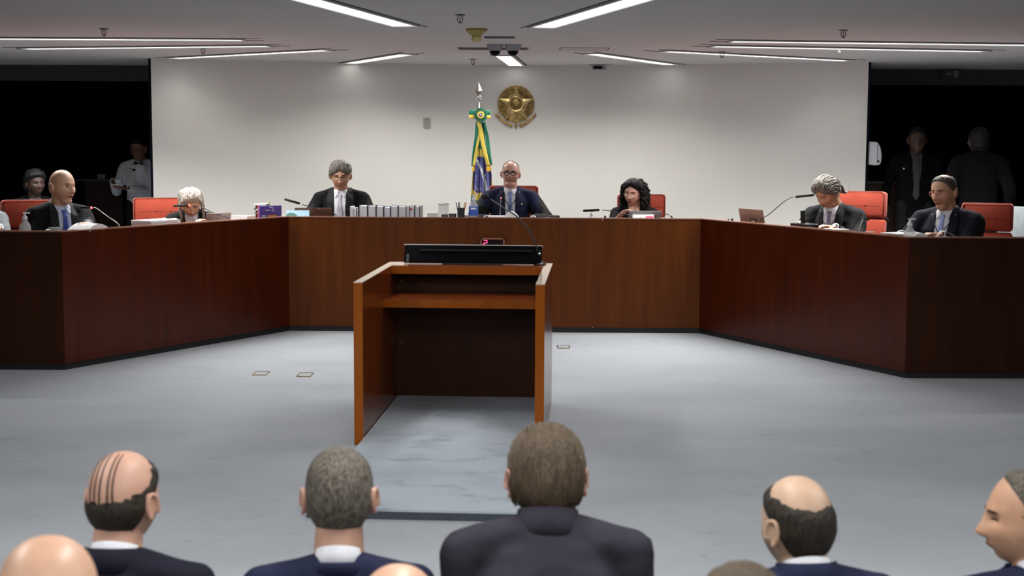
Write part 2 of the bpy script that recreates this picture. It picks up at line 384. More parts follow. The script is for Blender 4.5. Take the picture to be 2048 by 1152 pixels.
def on_ceiling(px, py): p = onz(px, py, CZ); return (p.x, p.y, CZ)
SPR = [(208, 57, 'ceiling sprinkler far left above the uppermost slot light'), (406, 96, 'ceiling sprinkler above the left end of the white wall'), (920, 29, 'largest ceiling sprinkler, nearest the viewer, beside the yellow alarm'),
       (946, 118, 'small ceiling sprinkler beside the short slot light'), (1687, 60, 'ceiling sprinkler above the long lights on the right'), (1444, 103, 'ceiling sprinkler overlapping the right thin light')]
for px, py, lb in SPR:
    t = thing('sprinkler', lb, 'sprinkler', on_ceiling(px, py), 0, 'ceiling sprinklers')
    obj('escutcheon', lathe(B(), [(.034, 0), (.034, -.004), (.012, -.010)]), M['tray'], t, auto=30)
    bm = B()
    for s in (-1, 1): tube(bm, [(s * .008, 0, -.008), (s * .016, 0, -.022), (s * .013, 0, -.040), (0, 0, -.052)], .0028, 6, 4)
    obj('yoke', bm, M['tray'], t); obj('bulb', cone(B(), (0, 0, -.014), (0, 0, -.048), .003, .003, 8), M['red'], t)
    obj('deflector', lathe(B(), [(.014, -.052), (.014, -.055)]), M['tray'], t)
t = thing('siren', 'yellow conical alarm sounder under the ceiling', 'alarm', on_ceiling(953, 58))
obj('horn', lathe(B(), [(.078, 0), (.078, -.012), (.028, -.052)], seg=32), M['siren'], t, auto=30)
obj('lens', lathe(B(), [(.030, -.050), (.034, -.056), (.034, -.080), (.024, -.088)], seg=32), M['siren2'], t, auto=30)
for px, lb in ((990, 'black dome camera under the ceiling, the left one'), (1026, 'black dome camera under the ceiling, the right one')):
    t = thing('dome_camera', lb, 'camera', on_ceiling(px, 89), 0, 'dome cameras')
    obj('housing', lathe(B(), [(.070, 0), (.070, -.006), (.050, -.052)], seg=32), M['dome'], t, auto=30)
    bm = B(); lathe(bm, [(.046, -.050)] + [(.044 * math.cos(a), -.052 - .040 * math.sin(a)) for a in [R(k * 10) for k in range(0, 9)]], seg=32)
    obj('dome', bm, M['blackg'], t, smooth=True)
for x0, x1, py, w, lb in ((915, 1058, 96, .16, 'long flat grey air grille behind the dome cameras'), (968, 1030, 73, .08, 'small grey air grille beside the yellow alarm')):
    a = Vector(on_ceiling(x0, py)); b = Vector(on_ceiling(x1, py)); c = (a + b) / 2
    t = thing('ceiling_vent', lb, 'vent', c, 0); L = (b - a).length
    obj('frame', box(B(), (0, 0, -.004), (L, w, .008)), M['dome'], t)
    bm = B(); 
    for i in range(6): box(bm, (0, -w / 2 + (i + .5) * w / 6, -.010), (L * .96, w / 16, .006))
    obj('slat', bm, M['tray'], t)
a = Vector(on_ceiling(1122, 96)); b = Vector(on_ceiling(1218, 95)); c = (a + b) / 2
t = thing('access_panel', 'square access panel outline in the ceiling right of the cameras', 'panel', c)
L = (b - a).length / 2; bm = B()
for s in (-1, 1): box(bm, (s * L, .12, -.002), (.008, .26, .004)); box(bm, (0, .12 + s * .13, -.002), (L * 2, .006, .004))
obj('edge_gap', bm, M['frame_d'], t); obj('door', box(B(), (0, .12, -.001), (L * 1.96, .25, .002)), M['ceil'], t)
p = at(1198, 134, wally(.87) - .12)
t = thing('ceiling_sensor', 'small grey box with a dark window at the top of the white wall', 'sensor', (p.x, p.y, CZ))
obj('housing', box(B(), (0, 0, -.028), (.14, .07, .055), bev=.004), M['dome'], t)
obj('window', box(B(), (-.012, -.036, -.032), (.09, .004, .026)), M['blackg'], t); obj('bracket', box(B(), (0, .02, -.004), (.2, .04, .008)), M['dome'], t)
p = Vector(on_ceiling(1678, 97)); t = thing('ceiling_pointer', 'tiny white pennant shaped bracket hanging below the right lights', 'bracket', p)
obj('plate', prism_xz(B(), [(-.014, -.03), (.018, -.034), (.006, -.004)], -.002, .002), M['whitep'], t); obj('stem', cone(B(), (0, 0, 0), (0, 0, -.012), .003, .003, 8), M['tray'], t)

# ------------------------------------------------------------------ the curved bench
H = .95; DT = .87
PL = [Vector(p) for p in ((-6.2, 9.50), (-3.038, 9.453), (-1.839, 11.528), (1.544, 11.500), (2.628, 9.285), (6.2, 9.33))]
def offs(d):
    out = []
    for i, p in enumerate(PL):
        ds = []
        if i: ds.append((PL[i] - PL[i - 1]).normalized())
        if i < len(PL) - 1: ds.append((PL[i + 1] - PL[i]).normalized())
        ns = [Vector((-v.y, v.x)) for v in ds]      # pointing behind the bench
        n = sum(ns, Vector((0, 0))).normalized()
        out.append(p + n * (d / n.dot(ns[0])))
    return out
bench = thing('judges_bench', 'long angled dark wooden bench seating the panel across the room', 'bench', (0, 0, 0))
o0, o3 = offs(0), offs(.035)
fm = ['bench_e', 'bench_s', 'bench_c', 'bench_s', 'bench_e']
for i in range(5):
    q = [o0[i], o0[i + 1], o3[i + 1], o3[i]]
    f = obj('front_panel', prism(B(), q, .045, H - .008), M[fm[i]], bench)
    if i != 2: f['label'] = 'darker red brown veneer panel'
oo, oi = offs(-.004), offs(.075)
obj('ledge', prism(B(), oo + oi[::-1], H - .008, H), M['ledge'], bench)
p1, p2 = offs(.02), offs(.05)
obj('plinth', prism(B(), p1 + p2[::-1], 0, .045), M['plinth'], bench)
a1, a2 = offs(.035), offs(.74)
obj('worktop', prism(B(), a1 + a2[::-1], DT - .03, DT), M['bench_c'], bench)
a1, a2 = offs(.035), offs(.075)
obj('ledge_support', prism(B(), a1 + a2[::-1], DT, H - .008), M['bench_c'], bench)
# dais behind the bench
a1, a2 = offs(.05), offs(2.0)
a2[0].x = -6.2; a2[-1].x = 6.2; a2[2] = Vector((-1.0, 13.35)); a2[3] = Vector((.9, 13.35))
struct('trim_4', prism(B(), a1 + a2[::-1], .001, JZ), M['carpet'])
# small flecks of damage on the veneer
def plan_ray(px): p = at(px, 450, 10); return Vector((p.x, p.y)) / 10
def desk(px, off, z=DT):
    r = plan_ray(px); q = offs(off)
    for i in range(5):
        a, b = q[i], q[i + 1]; e = b - a
        den = r.x * e.y - r.y * e.x
        tt = (a.x * e.y - a.y * e.x) / den; hit = r * tt
        s = (hit - a).dot(e) / e.length_squared
        if tt > 0 and -1e-6 <= s <= 1 + 1e-6: return Vector((hit.x, hit.y, z)), math.atan2(e.y, e.x)
bm = B()
for px, py, s in ((180, 462, .010), (1205, 440, .008), (600, 434, .006), (1185, 655, .006), (480, 668, .006), (272, 684, .005)):
    g, a = desk(px, -.001); u = at(px, py, g.y)
    box(bm, (u.x, g.y - .0004, u.z), (s * .5, .002, s), a)
obj('worn_fleck', bm, M['paper'], bench)
# digital timer on the front
u = at(985, 483, 11.49)
t = thing('digital_timer', 'wood framed digital timer with red digit on the bench front', 'timer', (u.x, 11.495, u.z))
bm = B(); fw, fh = .198, .10
for s in (-1, 1): box(bm, (s * (fw / 2 - .006), -.009, -.02), (.012, .022, fh)); box(bm, (0, -.009, -.02 + s * (fh / 2 - .006)), (fw, .022, .012))
obj('frame', bm, M['ledge'], t); obj('window', box(B(), (0, -.004, -.02), (fw - .02, .01, fh - .02)), M['screen'], t)
bm = B(); cx, cz, dw, dh = -.058, -.012, .026, .021
for sx, sz, ww, hh in ((0, dh, dw, .005), (0, 0, dw, .005), (0, -dh, dw, .005), (dw / 2, dh / 2, .005, dh), (-dw / 2, -dh / 2, .005, dh)):
    box(bm, (cx + sx, -.011, cz + sz), (ww, .002, hh))
obj('digit', bm, M['led'], t)

# ------------------------------------------------------------------ lectern
PX0, PY0, PW, PD, PR, PH = -.809, 7.129, .977, 1.255, -.0597, .8415
TK = .047
lect = thing('lectern', 'open backed wooden lectern with side panels and inner shelf', 'lectern', (PX0, PY0, 0), PR)
for x, nm in ((TK / 2, 'l'), (PW - TK / 2, 'r')):
    s = obj('side_panel', box(B(), (x, PD / 2 + .002, PH / 2 - .002), (TK, PD - .004, PH - .004)), M['pod'], lect)
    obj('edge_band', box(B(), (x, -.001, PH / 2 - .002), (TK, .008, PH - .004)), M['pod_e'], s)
    obj('top_glare', box(B(), (x, PD / 2, PH - .001), (TK, PD + .008, .004)), M['pod_glare'], s)  # strip in the painted glare colour
obj('back_panel', box(B(), (PW / 2, PD - .022, PH / 2 - .01), (PW - 2 * TK, .028, PH - .02)), M['pod_d'], lect)
SL = .25
obj('top_slab', box(B(), (PW / 2, PD - SL / 2, PH - .024), (PW - 2 * TK, SL, .046)), M['pod'], lect)
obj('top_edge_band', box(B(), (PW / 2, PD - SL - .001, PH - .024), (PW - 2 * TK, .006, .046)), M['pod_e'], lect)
obj('corner_glare', box(B(), (TK + .045, PD - .12, PH), (.09, .235, .004)), M['pod_glare'], lect)  # slab corner in the same painted glare colour
sh = obj('shelf', box(B(), (PW / 2, PD - .295, .656), (PW - 2 * TK, .53, .044)), M['pod'], lect)
obj('shelf_edge_band', box(B(), (PW / 2, PD - .562, .656), (PW - 2 * TK, .006, .044)), M['pod_e'], sh)
bm = B()
for x, z in ((.075, .735), (.075, .56), (.075, .36)): ell(bm, (x, PD - .038, z), (.003, .003, .003), sub=1)
obj('screw', bm, M['paper'], lect)
def LP(x, y, z): return lect_m @ Vector((x, y, z))
lect_m = Matrix.Translation((PX0, PY0, 0)) @ Matrix.Rotation(PR, 4, 'Z')
PF = -1.42
def plat(y0, y1, z0, z1): return prism(B(), [(TK + .004, y0), (PW - TK - .004, y0), (PW - TK - .004, y1), (TK + .004, y1)], z0, z1)
pf = thing('platform', 'low carpeted platform running out from the lectern', 'platform', (PX0, PY0, 0), PR)
obj('rear_board', plat(.085, PD - .037, .001, .040), M['carpet2'], pf); obj('front_board', plat(PF, .078, .001, .040), M['carpet2'], pf)
obj('joint', plat(.077, .086, .002, .036), M['seam'], pf)
obj('nosing', prism(B(), [(TK, PF - .012), (PW - TK, PF - .012), (PW - TK, PF + .002), (TK, PF + .002)], .001, .030), M['seam'], pf)
# monitor lying on the lectern
mp = LP(.508, PD - .10, PH)
mon = thing('monitor', 'wide black monitor leaning back on top of the lectern', 'monitor', mp, PR - .01)
tl = Matrix.Rotation(R(-28), 4, 'X')
obj('screen_panel', box(B(), (0, .018, .056), (.815, .022, .110), tl, bev=.004), M['blackg'], mon)
obj('top_bezel', box(B(), (0, .045, .105), (.822, .026, .005), tl), M['frame'], mon)
obj('ridge', box(B(), (.02, .006, .080), (.66, .008, .006), tl), M['blackp'], mon)
obj('foot', box(B(), (0, .0, .004), (.35, .10, .008)), M['blackp'], mon)
obj('hinge', box(B(), (-.385, -.002, .03), (.018, .02, .05), tl, bev=.004), M['tray'], mon)

# ------------------------------------------------------------------ microphones
def mic(label, base, pts, head, hr=.010, ball=False, ring=None, group='gooseneck microphones', stemm='blackp', basem='blackp', br=.035, sr=.0034):
    """base, pts and head (start, end) are world points"""
    t = thing('microphone', label, 'microphone', base, 0, group); b = Vector(base)
    obj('base', lathe(B(), [(br, 0), (br, .006), (br * .7, .016), (br * .3, .022)]), M[basem], t, auto=30)
    L = [Vector(p) - b for p in pts]; obj('gooseneck', tube(B(), [(0, 0, .015)] + L, sr, 8, 8), M[stemm], t, smooth=True)
    h0, h1 = Vector(head[0]) - b, Vector(head[1]) - b
    if ball: obj('windscreen', ell(B(), (h0 + h1) / 2, (hr * 1.2, hr, hr)), M['foam'], t, smooth=True)
    else:
        bm = B(); cap(bm, h0, h1, hr, hr); obj('capsule', bm, M['foam'], t, smooth=True)
    if ring:
        d = (h1 - h0).normalized(); obj('light_ring', cone(B(), h0 - d * .012, h0 - d * .001, hr * 1.02, hr * 1.02, 16), M[ring], t, smooth=True)
    return t
b = LP(.905, PD - .09, PH)
mm = mic('black gooseneck microphone standing on the lectern beside the monitor', b, [at(1074, 500, b.y), at(1064, 470, b.y + .02), at(1036, 435, b.y + .04), at(1004, 414, b.y + .05), at(980, 398, b.y + .05)],
    (at(975, 396, b.y + .05), at(967, 391, b.y + .05)), .019, ball=True, br=.038, sr=.0042)
obj('stem_socket', cone(B(), (0, 0, .01), (-.003, 0, .085), .010, .008), M['blackp'], mm); obj('status_light', ell(B(), (-.003, -.011, .068), (.0035,) * 3, sub=2), M['ledg'], mm)

# ------------------------------------------------------------------ people
def headfn(d):
    """unit direction -> point on the head (m), face towards -y"""
    x, y, z = d
    p = Vector((x * .0810, y * (.094 if y < 0 else .101), z * (.122 if z > 0 else .128)))
    if z > 0:
        bx = math.hypot(x, z) / max(1e-6, (abs(x) ** 2.45 + abs(z) ** 2.45) ** (1 / 2.45)); p.x *= bx; p.z *= 1 + (bx - 1) * .55
    s = max(0, -z); s2 = s * s * (3 - 2 * s)
    p.x *= 1 - .30 * s2 + .10 * s * (1 - s); 
    if y > 0: p.y *= 1 - .42 * min(1, s * 1.15) ** 1.6
    else: p.y *= 1 + .10 * s * (1 - s) * 4 - .05 * s2
    if z > .2: p.x *= 1 + .06 * (z - .2)
    if z < 0:
        k = min(1, s * 1.0); p.z = -.118 * (1 - (1 - k) ** 1.15)
    if y < 0:
        f = min(1, -y * 2.2)
        g = lambda cx, cz, sx, sz: math.exp(-((p.x - cx) / sx) ** 2 - ((p.z - cz) / sz) ** 2)
        dy = 0
        zz = p.z
        t = (0.022 - zz) / .056
        if -.3 < t < 1.25:
            a = max(0, min(1, t)); dy += (.006 + .024 * a ** 1.3) * math.exp(-(p.x / (.0095 + .006 * a)) ** 2) * (1 if t < 1 else max(0, 1 - (t - 1) * 5)) * (1 if t > 0 else 1 + t / .3)
        for sx in (-1, 1):
            dy -= .0145 * g(sx * .031, .008, .015, .011); dy += .006 * g(sx * .030, .030, .022, .008)
            dy += .004 * g(sx * .046, -.022, .018, .018); dy += .004 * g(sx * .0125, -.034, .007, .006)
            dy -= .003 * g(sx * .028, -.058, .010, .012)
        dy += .0065 * g(0, -.062, .020, .010) - .0035 * g(0, -.078, .020, .006) + .008 * g(0, -.098, .018, .014)
        p.y -= dy * f
    return p
def sphere_grid(fn, nu=64, nv=44):
    V = []; F = []
    for j in range(1, nv):
        ph = -math.pi / 2 + math.pi * j / nv
        for i in range(nu):
            th = 2 * math.pi * i / nu
            V.append(fn((math.cos(ph) * math.sin(th), -math.cos(ph) * math.cos(th), math.sin(ph))))
    V.append(fn((0, 0, -1))); V.append(fn((0, 0, 1)))
    for j in range(nv - 2):
        for i in range(nu):
            F.append((j * nu + i, j * nu + (i + 1) % nu, (j + 1) * nu + (i + 1) % nu, (j + 1) * nu + i))
    b, t = len(V) - 2, len(V) - 1
    for i in range(nu):
        F.append((b, (i + 1) % nu, i)); F.append((t, (nv - 2) * nu + i, (nv - 2) * nu + (i + 1) % nu))
    return V, F
def add_vf(bm, VF, mx=None):
    vs = [bm.verts.new(mx @ v if mx else v) for v in VF[0]]
    for f in VF[1]: bm.faces.new([vs[i] for i in f])
HEADVF = sphere_grid(headfn)
def sweep(bm, HM, n, T, e0=38, side=0, lift=.004, rad=.0042, azr=100, back=150, seed=1, spread=0, wav=0):
    '''hair strands that start on the hairline and run back over the skull'''
    for i in range(n):
        rr = random.Random(seed * 1000 + i); az = R(-azr + 2 * azr * (i + rr.random()) / n)
        st = R(e0) - abs(az) * .42 + rr.uniform(-.06, .06); pts = []
        d0 = Vector((math.sin(az) * math.cos(st), -math.cos(az) * math.cos(st), math.sin(st)))
        axis = Vector((-1, -side + .35 * math.sin(az), spread * math.sin(az))).normalized()
        for k in range(11):
            u = k / 10; d = Matrix.Rotation(R(back) * u, 3, axis) @ d0
            p = headfn(d.normalized()); nr = Vector((p.x / .0066, p.y / .01, p.z / .0144)).normalized()
            h = -.003 + (T + lift * rr.uniform(.2, 1.3)) * min(1, (u * 5) ** .6) + wav * math.sin(u * 14 + i)
            pts.append(HM @ (p + nr * h))
        tube(bm, pts, lambda f: rad * (1 - .5 * f), 6, 2)
def hand(bm, W, d, nrm, side, curl=.5, s=1.0):
    """W wrist, d towards fingers, nrm palm normal, side +1 when the thumb lies on +cross"""
    d = Vector(d).normalized(); nrm = (Vector(nrm) - d * Vector(nrm).dot(d)).normalized(); l = d.cross(nrm) * side
    for k, (ofs, ln) in enumerate(((.030, .068), (.010, .074), (-.010, .070), (-.028, .056))):
        a = W + l * ofs * .5 * s; kn = W + d * .088 * s + l * ofs * s
        cap(bm, a, kn, .014 * s, .0115 * s, 10)
        p = kn; dd = d.copy(); an = curl * (.7 + .12 * k)
        for q, fr in enumerate((.45, .32, .23)):
            dd = (dd * math.cos(an * .7) + nrm * math.sin(an * .7)).normalized() if q == 0 else (Matrix.Rotation(0, 3, 'X') @ dd)
            if q: 
                perp = (nrm - dd * nrm.dot(dd))
                perp = perp.normalized() if perp.length > 1e-4 else -d
                dd = (dd * math.cos(an) + perp * math.sin(an)).normalized()
            e = p + dd * ln * fr * s * 1.05; cap(bm, p, e, (.0092 - q * .0008) * s, (.0086 - q * .0008) * s, 8); p = e
    a = W + d * .02 * s + l * .022 * s; b2 = a + (d * .7 + l * .7 + nrm * .2).normalized() * .045 * s; c = b2 + (d * .93 + l * .2 + nrm * .3).normalized() * .034 * s
    cap(bm, a, b2, .014 * s, .0105 * s, 10); cap(bm, b2, c, .0105 * s, .0085 * s, 10)
HAIR = {}
def person(label, head, facing, floor, **k):
    g = lambda n, dflt=None: k.get(n, dflt)
    S = g('size', 1.0); lean = R(g('lean', 4)); hy, hp, hr = R(g('yaw', 0)), R(g('nod', 0)), R(g('roll', 0))
    stand = g('stand', False); vox = g('vox', .0045)
    t = Vector((0, -math.sin(lean), math.cos(lean))); n = Vector((0, -math.cos(lean), -math.sin(lean))); X = Vector((1, 0, 0))
    Rh = (Matrix.Rotation(hy, 3, 'Z') @ Matrix.Rotation(hp, 3, 'X') @ Matrix.Rotation(hr, 3, 'Y'))
    NT = t * .50 + (t + Vector((0, 0, 1))).normalized() * g('nk', .040) + n * .012
    hl = NT + Rh @ Vector((0, -.022, .086)); hl = hl * S          # head centre above the hip
    Rf = Matrix.Rotation(facing, 3, 'Z'); ho = Rf @ hl
    hipz = head[2] - ho.z - floor
    root = thing('person', label, 'person', (head[0] - ho.x, head[1] - ho.y, floor), facing, g('group'))
    H0 = Vector((0, 0, hipz)); P = lambda x, s, d=0: H0 + (X * x + t * s + n * d) * S
    HM = Matrix.Translation(H0 + hl) @ Rh.to_4x4() @ Matrix.Scale(S * g('hs', 1), 4)
    desk_l = g('desk', DT) - floor
    # ---- joints
    sx = g('sw', .185); SH = {s: P(s * sx, .422) for s in (-1, 1)}
    L1, L2 = .285 * S, .255 * S; EL = {}; WR = {}
    for s in (-1, 1):
        w_ = g('hand_l' if s > 0 else 'hand_r')
        if w_ is None:
            w_ = (s * .17, -.40, desk_l + .045) if not stand and not g('lap') else ((s * .13, -.34, hipz + .02) if not stand else (s * .27, -.03, hipz - .02))
        w_ = Vector(w_); d = w_ - SH[s]
        if d.length > (L1 + L2) * .985: d = d.normalized() * (L1 + L2) * .985
        w_ = SH[s] + d; D = d.length; a = (L1 * L1 - L2 * L2 + D * D) / (2 * D); hgt = math.sqrt(max(0, L1 * L1 - a * a))
        pole = Vector((s * g('elb', .22), .5, -.8)); pole = (pole - d.normalized() * pole.dot(d.normalized())).normalized()
        EL[s] = SH[s] + d.normalized() * a + pole * hgt; WR[s] = w_
    HIP = {s: H0 + Vector((s * .09, 0, 0)) for s in (-1, 1)}
    if stand:
        KN = {s: Vector((s * .10, -.01, hipz * .52)) for s in (-1, 1)}; AN = {s: Vector((s * .11, .02, .09)) for s in (-1, 1)}
    else:
        KN = {s: Vector((s * .13, -.42, max(hipz - .04, .16))) for s in (-1, 1)}; AN = {s: Vector((s * .13, -.40, .09)) for s in (-1, 1)}
    TOR = [(-.10, .14, .105), (0, .165, .12), (.12, .158, .118), (.25, .168, .122), (.36, .172, .118), (.43, .145, .095), (.475, .09, .07), (.50, .062, .06)]
    fat = g('fat', 1)
    def torso(bm, ex, dy=0, top=True):
        rows = []
        for s_, hw, hd in TOR:
            hw = (hw * (fat if s_ < .4 else 1) + ex); hd = (hd * (fat if s_ < .4 else 1) + ex)
            rows.append([bm.verts.new(P(hw * math.copysign(abs(math.cos(a)) ** .85, math.cos(a)), s_, -dy + hd * math.copysign(abs(math.sin(a)) ** .9, math.sin(a)))) for a in [2 * math.pi * q / 28 for q in range(28)]])
        for i in range(len(rows) - 1):
            for q in range(28): bm.faces.new((rows[i][q], rows[i][(q + 1) % 28], rows[i + 1][(q + 1) % 28], rows[i + 1][q]))
        bm.faces.new(rows[0]); bm.faces.new(rows[-1][::-1])
    # ---- body: one continuous surface
    bm = B(); torso(bm, -.02); nr = g('neck', .060) * S
    cap(bm, P(0, .44, -.01), H0 + NT * S, nr * 1.12, nr, 20); cap(bm, H0 + NT * S, HM @ Vector((0, .022, -.05)), nr, nr * .95, 20)
    if g('chin'): ell(bm, HM @ Vector((0, -.035, -.098)), (.045, .045, .028))
    add_vf(bm, HEADVF, HM)
    for s in (-1, 1):
        E_ = HM @ Matrix.Translation((s * .0775, .010, -.008)) @ Matrix.Rotation(s * R(17), 4, 'Z') @ Matrix.Rotation(R(-8), 4, 'X')
        es = g('ear', 1.0); Er = E_.to_3x3()
        ell(bm, E_ @ Vector((s * .006, 0, 0)), (.0065 * S, .017 * es * S, .031 * es * S), Er.to_4x4())
        pts = [E_ @ Vector((s * .015, .017 * es * math.cos(a), .031 * es * math.sin(a))) for a in [R(q * 24) for q in range(-3, 10)]]
        tube(bm, pts, .0054 * S, 8)
        cap(bm, P(s * .05, .44, 0), SH[s], .05 * S, .045 * S); cap(bm, SH[s], EL[s], .042 * S, .036 * S); cap(bm, EL[s], WR[s], .034 * S, .024 * S)
        cap(bm, HIP[s], KN[s], .07 * S, .05 * S); cap(bm, KN[s], AN[s], .05 * S, .035 * S); cap(bm, AN[s], AN[s] + Vector((0, -.14, -.045)), .034, .028)
        fd = g('fdir_l' if s > 0 else 'fdir_r') or ((WR[s] - EL[s]).normalized() * Vector((1, 1, .15)) + Vector((-s * .35, 0, 0)) if not stand and not g('lap') else (WR[s] - EL[s]))
        pn = g('palm_l' if s > 0 else 'palm_r') or ((0, 0, -1) if not stand else (-s, 0, 0))
        Wd = Vector(fd).normalized(); hand(bm, WR[s] + Wd * .012, Wd, pn, (s if not stand else 1) * g('thumb', 1), g('curl', .45), S)
    body = fuse('body', bm, g('skin', M['skin']), root, vox * S, 1, .5)
    # ---- clothing shells
    jm = g('jacket', M['black'])
    bm = B(); torso(bm, .004)
    for s in (-1, 1):
        cap(bm, P(s * .045, .466, -.014), SH[s], .056 * S, .060 * S, 20); cap(bm, SH[s], EL[s], .063 * S, .055 * S, 20)
        e = EL[s].lerp(WR[s], .93); cap(bm, EL[s], e, .055 * S, .040 * S, 20)
    jk = fuse('jacket', bm, jm, root, g('jvox', .010), 5, .6)
    wrinkle(jk, g('wr', .007), 5.0, (1, 1, 2.2))
    shells = [jk]
    if g('robe'):
        bm = B(); torso(bm, .012, .035)
        for s in (-1, 1):
            a = SH[s] + Vector((s * .006, .014, -.014)); b3 = EL[s] + Vector((s * .02, .01, -.03)); c = EL[s].lerp(WR[s], .75) + Vector((0, 0, -.02))
            cap(bm, P(s * .065, .455, -.020), a, .054 * S, .066 * S, 20); cap(bm, a, b3, .068 * S, .094 * S, 20); cap(bm, b3, c, .090 * S, .075 * S, 20)
            cap(bm, b3, b3 + Vector((s * .02, .06, -.16)), .090 * S, .09 * S)
        rb = fuse('robe', bm, M['robe'], root, .010, 5, .6); wrinkle(rb, .012, 6.0, (1.3, 1.3, .5)); shells.append(rb)
    bm = B()
    for s in (-1, 1):
        cap(bm, HIP[s], KN[s], .088 * S, .068 * S); cap(bm, KN[s], AN[s] + Vector((0, 0, .02)), .066 * S, .052 * S)
    box(bm, H0 + Vector((0, .01, -.01)), (.34, .24, .16), bev=.06)
    fuse('trousers', bm, g('trouser', M['trous']), root, .014, 4)
    for s in (-1, 1):
        bm = B(); cap(bm, AN[s] + Vector((0, .03, -.045)), AN[s] + Vector((0, -.16, -.05)), .044, .038); fuse('shoe', bm, M['shoe'], root, .012, 3)
    BV = bvh(*shells)
    tb = B(); torso(tb, .006); [cap(tb, P(s * .045, .466, -.014), SH[s], .056 * S, .060 * S, 20) for s in (-1, 1)]
    TB = BVHTree.FromBMesh(tb); tb.free()
    def drape(name, rows, m, off, thick=.003, frame='torso', bv=None, mx=None, nc=8, step=.010, par=None):
        bv = bv or BV; pts = []; last = {}
        # interpolate rows
        out = []
        for i in range(len(rows) - 1):
            (s0, a0, b0), (s1, a1, b1) = rows[i], rows[i + 1]; q = max(1, int(abs(s1 - s0) / step))
            for j in range(q): f = j / q; out.append((s0 + (s1 - s0) * f, a0 + (a1 - a0) * f, b0 + (b1 - b0) * f))
        out.append(rows[-1]); bm = B(); G = []
        for s_, a_, b_ in out:
            r_ = []
            for c in range(nc + 1):
                x = a_ + (b_ - a_) * c / nc
                if frame == 'torso': o_ = P(x, s_, .5); dr = -n
                else: o_ = HM @ Vector((x, -.3, s_)); dr = Rh @ Vector((0, 1, 0))
                h = bv.ray_cast(o_, dr)
                if frame == 'torso':
                    ht = TB.ray_cast(o_, dr)
                    if h[0] is not None and ht[0] is not None and ht[3] - h[3] > .04: h = (ht[0], ht[1], 0, ht[3] - .008)
                if h[0] is None: dist = last.get(c, .5 * S if frame == 'torso' else .21 * S)
                else: dist = h[3]; last[c] = dist
                r_.append(bm.verts.new(o_ + dr * (dist - off)))
            G.append(r_)
        for i in range(len(G) - 1):
            for c in range(nc): bm.faces.new((G[i][c], G[i][c + 1], G[i + 1][c + 1], G[i + 1][c]))
        o = obj(name, bm, m, par or root); md = o.modifiers.new('s', 'SOLIDIFY'); md.thickness = thick; md.offset = 0
        o.data.shade_smooth(); return o
    # ---- shirt, collar, tie, lapels seen from the front
    back = g('back', False)
    sm = g('shirt', M['white'])
    if g('vneck', True) and not back:
        lo = g('vlow', .12); vw = g('vw', .052)
        drape('shirt', [(.505, -vw * 1.05, vw * 1.05), (.45, -vw, vw), (.32, -vw * .92, vw * .92), (lo, -g('vbot', .012), g('vbot', .012))], sm, .003)
        for s in (-1, 1):
            e = sorted
            rows = []
            for s_, a_, b_ in ((.515, vw * .95, vw * 1.5), (.45, vw * .85, vw * 1.85), (.36, vw * .80, vw * 1.95), (.345, vw * .80, vw * 1.6), (lo - .03, .008 + g('vbot', .012) * .8, .02 + g('vbot', .012))):
                rows.append((s_, s * a_, s * b_))
            drape('lapel', rows, g('lapelm', jm if not g('robe') or g('suitfront') else M['robe_l']), .007)
    if g('tie') and not back:
        tw = g('tiew', 1)
        drape('tie', [(.470, -.010, .010), (.468, -.017 * tw, .017 * tw), (.435, -.011, .011), (.30, -.022 * tw, .022 * tw), (.10, -.032 * tw, .032 * tw), (.06, -.004, .004)], g('tie'), .013, .005)
    if g('vneck', True):
        # shirt collar: leaning ring round the neck plus two points
        bm = B(); rings = []
        for zz, rr in ((-.012, .067), (.012, .062), (.036, .058)):
            ring = []
            for q in range(32):
                a = 2 * math.pi * q / 32; bk = -math.sin(a)    # back is +1
                ring.append(bm.verts.new(P(rr * math.cos(a), .492 + zz * (.75 + .35 * bk) + .012 * bk - (.030 * max(0, -bk) ** 3), rr * 1.02 * math.sin(a) * 1.0 + .012 * 0 - .004)))
            rings.append(ring)
        for i in range(2):
            for q in range(32): bm.faces.new((rings[i][q], rings[i][(q + 1) % 32], rings[i + 1][(q + 1) % 32], rings[i + 1][q]))
        o = obj('shirt_collar', bm, sm, root, smooth=True); md = o.modifiers.new('s', 'SOLIDIFY'); md.thickness = .004
        if not back:
            for s in (-1, 1): drape('collar_point', [(.512, s * .012, s * .052), (.485, s * .010, s * .055), (.462, s * .020, s * .048), (.440, s * .036, s * .041)], sm, .012, .004)
    # jacket collar roll behind the neck
    if g('jcollar', True):
        bm = B(); cr = g('jcr', 1.0)
        arc = [R(-a) for a in range(-28, 209, 12)]   # through the back
        ri = []
        for zz, rr, dk in ((-.034, .090, .80), (-.008, .083, .90), (.020 * cr, .074, 1.0), (.018 * cr, .068, 1.02), (-.02, .066, 1)):
            ri.append([bm.verts.new(P(rr * math.cos(a), .485 + zz + .012 * max(0, -math.sin(a)) - .035 * max(0, math.sin(a)), rr * dk * math.sin(a) - .008)) for a in arc])
        for i in range(4):
            for q in range(len(arc) - 1): bm.faces.new((ri[i][q], ri[i][q + 1], ri[i + 1][q + 1], ri[i + 1][q]))
        o = obj('jacket_collar', bm, jm if not g('robe') else M['robe_l'], root, smooth=True); md = o.modifiers.new('s', 'SOLIDIFY'); md.thickness = .004
    for s, nm in ((-1, 0), (1, 1)):
        if g('cuff', True):
            d = (WR[s] - EL[s]).normalized(); e = EL[s].lerp(WR[s], .95); obj('shirt_cuff', cone(B(), e, e + d * .022, .034 * S, .032 * S, 20), sm, root, smooth=True)
